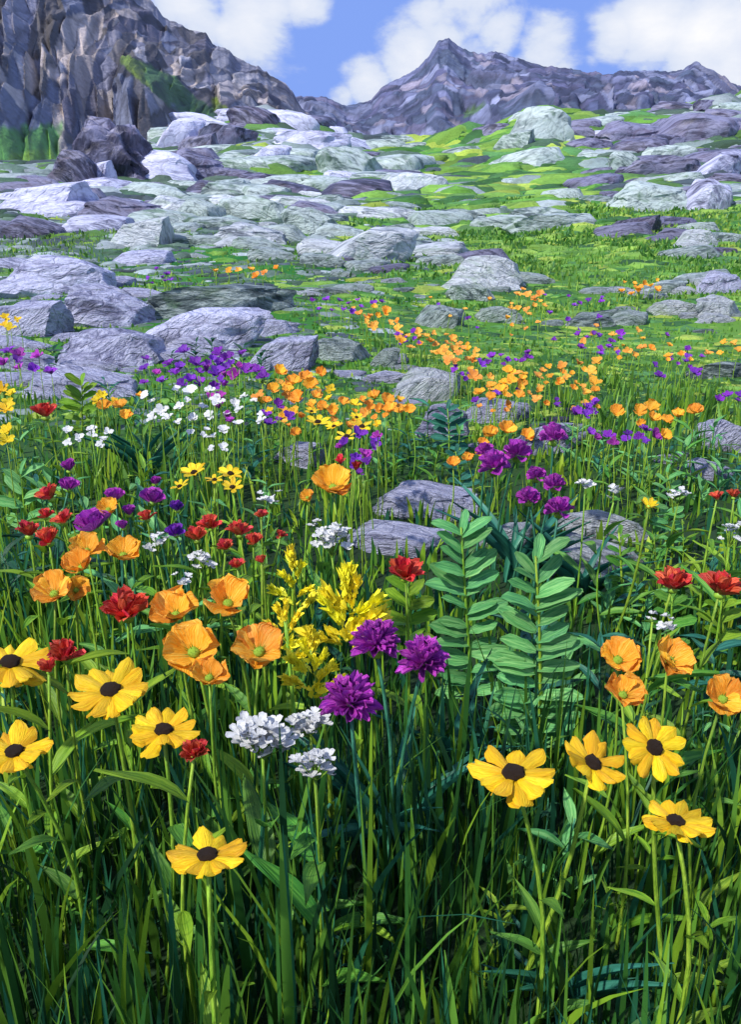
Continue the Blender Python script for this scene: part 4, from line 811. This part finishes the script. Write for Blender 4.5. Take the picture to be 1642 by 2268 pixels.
sprinkle([(1360, 770), (1640, 760), (1640, 800), (1370, 805)], 16, ['orange', 'apricot'], (13, 24), .16, 'flower in meadow below the right-hand stones', 'orange below the right-hand stones', 18)
sprinkle([(450, 598), (620, 595), (620, 615), (460, 612)], 7, ['apricot', 'orange'], (14, 24), .15, 'small orange flower above the long smooth boulder', 'orange above the long smooth boulder', 20)
sprinkle([(310, 600), (380, 595), (380, 630), (320, 635)], 7, ['violet'], (12, 20), .15, 'flower at left end of the long smooth boulder', 'violet by the long smooth boulder', 14)
sprinkle([(680, 660), (870, 670), (860, 700), (700, 690)], 12, ['violet'], (12, 20), .15, 'flower right of the long smooth boulder', 'violet right of the smooth boulder', 16)
sprinkle([(880, 730), (960, 735), (940, 775), (880, 765)], 7, ['violet'], (12, 20), .16, 'tiny violet flower in the apricot band', 'violet in the apricot band', 14)
sprinkle([(1000, 810), (1180, 770), (1190, 800), (1010, 850)], 16, ['violet'], (13, 24), .17, 'flower below the apricot band', 'violet between the bands', 16)
sprinkle([(1270, 740), (1400, 735), (1380, 790), (1290, 790)], 12, ['violet'], (13, 24), .16, 'flower left below the right-hand stones', 'violet below the right-hand stones', 15)
sprinkle([(1440, 810), (1560, 760), (1560, 830), (1450, 840)], 12, ['violet'], (13, 24), .16, 'violet flower beside the grey stone at right', 'violet beside the grey stone', 15)
sprinkle([(1200, 655), (1340, 650), (1330, 680), (1210, 680)], 7, ['violet'], (11, 18), .14, 'tiny violet flower in the middle meadow right', 'violet in the middle meadow', 14)
sprinkle([(1590, 880), (1642, 875), (1642, 895), (1595, 900)], 4, ['violet'], (18, 26), .2, 'violet flower at the right edge above the bright rock', 'violet at the right edge', 14)
sprinkle([(0, 860), (40, 870), (35, 990), (0, 980)], 6, ['yellow'], (26, 40), .27, 'yellow flower at the far left edge', 'yellow at the left edge', 26)
sprinkle([(0, 700), (45, 700), (45, 730), (0, 730)], 4, ['yellow'], (18, 26), .2, 'tiny yellow flower at the left edge on the ledge', 'yellow on the ledge', 14)
sprinkle([(200, 860), (260, 870), (260, 900), (210, 900)], 4, ['yellow'], (22, 30), .26, 'yellow flower by the lime bush', 'yellow by the lime bush', 18)
for (x, y, h_) in [(440, 815, 60), (470, 822, 72), (530, 830, 66), (572, 850, 70), (385, 830, 50), (130, 830, 56)]:
    leafy(x, y, h_, 'dark', 'leafy sprig behind the violet flowers', 'dark sprigs behind the violet flowers', n=12, size=.42, name='dark_sprig')
# leafy undergrowth between the flowers
UND = [([(0, 1000), (600, 1010), (640, 1260), (0, 1300)], 34, ['jade', 'green', 'teal', 'lime'], (70, 130), 'leafy stem in the left undergrowth', 'undergrowth at left'),
       ([(240, 900), (640, 930), (620, 1030), (300, 1020)], 20, ['teal', 'green', 'jade'], (60, 110), 'leafy stem under the white drift', 'undergrowth of the white drift'),
       ([(780, 980), (1060, 1000), (1050, 1090), (800, 1080)], 16, ['green', 'jade', 'teal'], (60, 110), 'leafy stem behind the dark-footed rock', 'undergrowth behind the dark-footed rock'),
       ([(1240, 1010), (1642, 1030), (1642, 1150), (1300, 1130)], 26, ['jade', 'green', 'teal'], (60, 120), 'leafy stem in the right undergrowth', 'undergrowth at right'),
       ([(1430, 1200), (1642, 1200), (1642, 1450), (1320, 1440)], 18, ['green', 'jade', 'lime', 'teal'], (90, 160), 'leafy stem by the scarlet flowers at right', 'undergrowth by the scarlet flowers'),
       ([(0, 1350), (700, 1400), (800, 1700), (0, 1750)], 26, ['green', 'lime', 'dark', 'teal'], (120, 210), 'leafy stem among the poppy stems at left', 'undergrowth among the poppies'),
       ([(900, 1500), (1642, 1550), (1642, 1850), (900, 1800)], 26, ['green', 'teal', 'jade', 'dark'], (130, 220), 'leafy stem behind the right daisies', 'undergrowth behind the right daisies'),
       ([(0, 1850), (1642, 1850), (1642, 2260), (0, 2260)], 40, ['dark', 'green', 'teal', 'lime', 'dark'], (120, 200), 'leafy shoot in the foreground grass', 'shoots in the foreground grass')]
for poly, n, kinds, (h0, h1), lab, grp in UND:
    for (x, y) in scatter(poly, n, 44): leafy(x, y, random.uniform(h0, h1), random.choice(kinds), lab, grp, n=random.randint(6, 10), size=random.uniform(.32, .5) if y < 1600 else random.uniform(.14, .24))
# ------------------------------------------------------------------ grass
def grass(name, n, y0, y1, h0, h1, w0, w1, pal, wt, label, seed, power=1.0, spread=.55, margin=.35):
    g = np.random.default_rng(seed)
    Y = y0 + (y1 - y0) * g.random(n) ** power; X = g.uniform(-1, 1, n) * (spread * Y + margin)
    keep = np.ones(n, bool); hm = np.ones(n)
    for (rx_, ry_, a, b, front) in rock_foot:
        if ry_ > 14: continue
        ins = (((X - rx_) / (a * .95)) ** 2 + ((Y - ry_) / (b * 1.0)) ** 2) < 1; keep &= ~ins
        fr = (np.abs(X - rx_) < a * 1.0) & (Y < ry_) & (Y > front - .42 * front); hm = np.where(fr, np.minimum(hm, .42), hm)
    X, Y, hm = X[keep], Y[keep], hm[keep]; n = len(X)
    clump = fbm(X, Y, .35, 2, seed)
    h = (h0 + (h1 - h0) * g.random(n) ** 1.5) * (1 + .35 * clump) * hm * np.interp(Y, [2.5, 4.6], [1, .42 if y0 < 3 else 1]); wd = g.uniform(w0, w1, n)
    yaw = g.uniform(0, 2 * np.pi, n); lean = np.abs(g.normal(0, .20 if y0 < 1 else .30, n)) * h; ld = g.uniform(0, 2 * np.pi, n)
    lv = np.array([0, .3, .58, .82, 1.0]); pr = np.array([.75, 1.0, .85, .5, .06])
    V = np.zeros((n, 10, 3)); Zg = ground(X, Y) - .004
    for i, (t, p) in enumerate(zip(lv, pr)):
        cx = X + np.cos(ld) * lean * t ** 1.9; cy = Y + np.sin(ld) * lean * t ** 1.9; cz = Zg + h * t * (1 - .22 * (lean / h) * t)
        dx, dy = np.cos(yaw) * wd * p * .5, np.sin(yaw) * wd * p * .5
        V[:, 2 * i] = np.stack([cx - dx, cy - dy, cz], -1); V[:, 2 * i + 1] = np.stack([cx + dx, cy + dy, cz], -1)
    q = np.array([[2 * i, 2 * i + 1, 2 * i + 3, 2 * i + 2] for i in range(4)])
    Fc = (np.arange(n)[:, None, None] * 10 + q[None]).reshape(-1, 4)
    pal = np.array(pal); zone = fbm(X, Y, .5, 2, seed + 4)
    wt = np.array(wt, float); wt /= wt.sum(); ci = np.searchsorted(np.cumsum(wt), np.clip(g.random(n) * .75 + .25 * (zone * .5 + .5) , 0, .999))
    c = pal[np.clip(ci, 0, len(pal) - 1)] * g.uniform(.75, 1.3, (n, 1))
    lime = (np.clip((Y - 2.6) / 2.2, 0, 1) * np.clip((X / Y + .12) * 5, .25, 1) * (.8 if y0 < 3 else 0))[:, None]; c = c * (1 - lime) + lime * np.array([.15, .31, .04]) * g.uniform(.6, 1.35, (n, 1))
    o = bpy.data.objects.new(name, big_mesh(name, V.reshape(-1, 3), Fc, M_grass, np.repeat(c, 10, 0))); COL.objects.link(o)
    tag(o, label, 'grass', kind='stuff')
M_grass = col_mat('grass_blades', .5, .25, 60, .3, .001, .2, (1, 1, .15))
GP = [(.012, .058, .020), (.034, .13, .022), (.10, .25, .028), (.022, .13, .065), (.20, .37, .025), (.34, .48, .035)]
grass('tall_grass', 9500, .28, 1.75, .08, .27, .003, .011, GP + [(.30, .27, .10)], [5, 6, 4.5, 3, 4, 3.2, .4], 'tall dark green grass with lime blades filling the foreground', 3, .8)
grass('meadow_grass', 15000, 1.6, 5.2, .06, .18, .005, .015, GP, [2, 4, 5, 3, 5, 3.5], 'mixed green grass standing between the middle flowers', 4)
grass('short_grass', 26000, 4.0, 16, .025, .085, .008, .024, [(.04, .14, .03), (.09, .24, .03), (.16, .32, .05), (.24, .40, .06), (.06, .19, .06)], [2, 3, 4, 3, 2], 'short bright green grass of the open meadow', 5, spread=.5)
def hill_grass():
    g = np.random.default_rng(77); n = 46000
    Y = np.exp(g.uniform(np.log(7), np.log(34), n)); X = g.uniform(-.55, .55, n) * Y; u = X / Y + .10 * vnoise(X, Y, 9, 3)
    pg = np.clip(.5 + 4.0 * u, .12, .97); pg = np.where((Y > 26) & (u > .25), .3, pg)
    k = (g.random(n) < pg) & (vnoise(X, Y, 1.6, 2) > -.25); X, Y = X[k], Y[k]; n = len(X)
    h = Y * g.uniform(.0018, .0055, n) * np.clip(1.6 - Y / 30, .5, 1); wd = Y * g.uniform(.0012, .0034, n); ld = g.uniform(0, 2 * np.pi, n); ln = h * g.uniform(.2, 1.3, n); yaw = g.normal(0, .6, n)
    Z = ground(X, Y); V = np.zeros((n, 5, 3))
    for i, (a, t) in enumerate(((-.5, 0), (.5, 0), (.42, .55), (-.42, .55), (0, 1))):
        V[:, i] = np.stack([X + a * wd * np.cos(yaw) + np.cos(ld) * ln * t ** 1.6, Y + a * wd * np.sin(yaw) + np.sin(ld) * ln * t ** 1.6, Z + h * (t * 1.1 + .25) - (h * .45 if t == 0 else 0)], -1)
    T = np.array([[0, 1, 2], [0, 2, 3], [3, 2, 4]]); Fc = (np.arange(n)[:, None, None] * 5 + T[None]).reshape(-1, 3)
    pal = np.array([(.05, .16, .03), (.10, .26, .03), (.16, .33, .05), (.24, .40, .06), (.06, .19, .06), (.31, .42, .06)])
    z = fbm(X, Y * .6, 4.5, 3, 6); ci = np.clip(((z * .5 + .5) * 6 + g.normal(0, 1.3, n)).astype(int), 0, 5)
    c = pal[ci] * g.uniform(.8, 1.2, (n, 1))
    o = bpy.data.objects.new('hill_grass', big_mesh('hill_grass', V.reshape(-1, 3), Fc, M_grass, np.repeat(c, 5, 0), k=3)); COL.objects.link(o)
    tag(o, 'coarse green grass tufts growing between the stones of the hillside', 'grass', kind='stuff')
hill_grass()
# ------------------------------------------------------------------ labels: every one of a group told apart by colour and place
ORD = ['first', 'second', 'third', 'fourth', 'fifth', 'sixth', 'seventh', 'eighth', 'ninth', 'tenth', 'eleventh', 'twelfth', 'thirteenth', 'fourteenth', 'fifteenth', 'sixteenth', 'seventeenth', 'eighteenth', 'nineteenth', 'twentieth']
DROP = {'grey', 'grey-green', 'lavender', 'dusky', 'dark', 'pale', 'violet', 'orange', 'apricot', 'purple', 'white', 'yellow', 'magenta', 'bluish', 'deep', 'green', 'small'}
def finish_labels():
    REG.update(ROCKREG); fam = {}
    for o in COL.objects:
        if o.parent is None and o.get('group') and o.name in REG: fam.setdefault((o['group'], o['label'], REG[o.name][2]), []).append(o)
    for (grp, lab, adj), os_ in fam.items():
        wds = lab.split()
        while len(wds) > 3 and wds[0] in DROP: wds.pop(0)
        base = adj + ' ' + ' '.join(wds)
        rows = [os_]
        if len(os_) > 9:
            q = sorted(os_, key=lambda o: REG[o.name][1]); k = 2 if len(os_) <= 24 else 3; m = -(-len(q) // k); rows = [q[i * m:(i + 1) * m] for i in range(k)]
        for ri, row in enumerate(rows):
            row.sort(key=lambda o: REG[o.name][0]); rn = '' if len(rows) == 1 else [' back row', ' front row'][ri] if len(rows) == 2 else [' back row', ' middle row', ' front row'][ri]
            for i, o in enumerate(row):
                o['label'] = base if len(os_) == 1 else base + ',' + rn + (' ' + ORD[min(i, 19)] + ' from left' if len(row) > 1 else '')
finish_labels()
S.render.engine = 'CYCLES'; S.cycles.max_bounces = 6; S.cycles.diffuse_bounces = 3
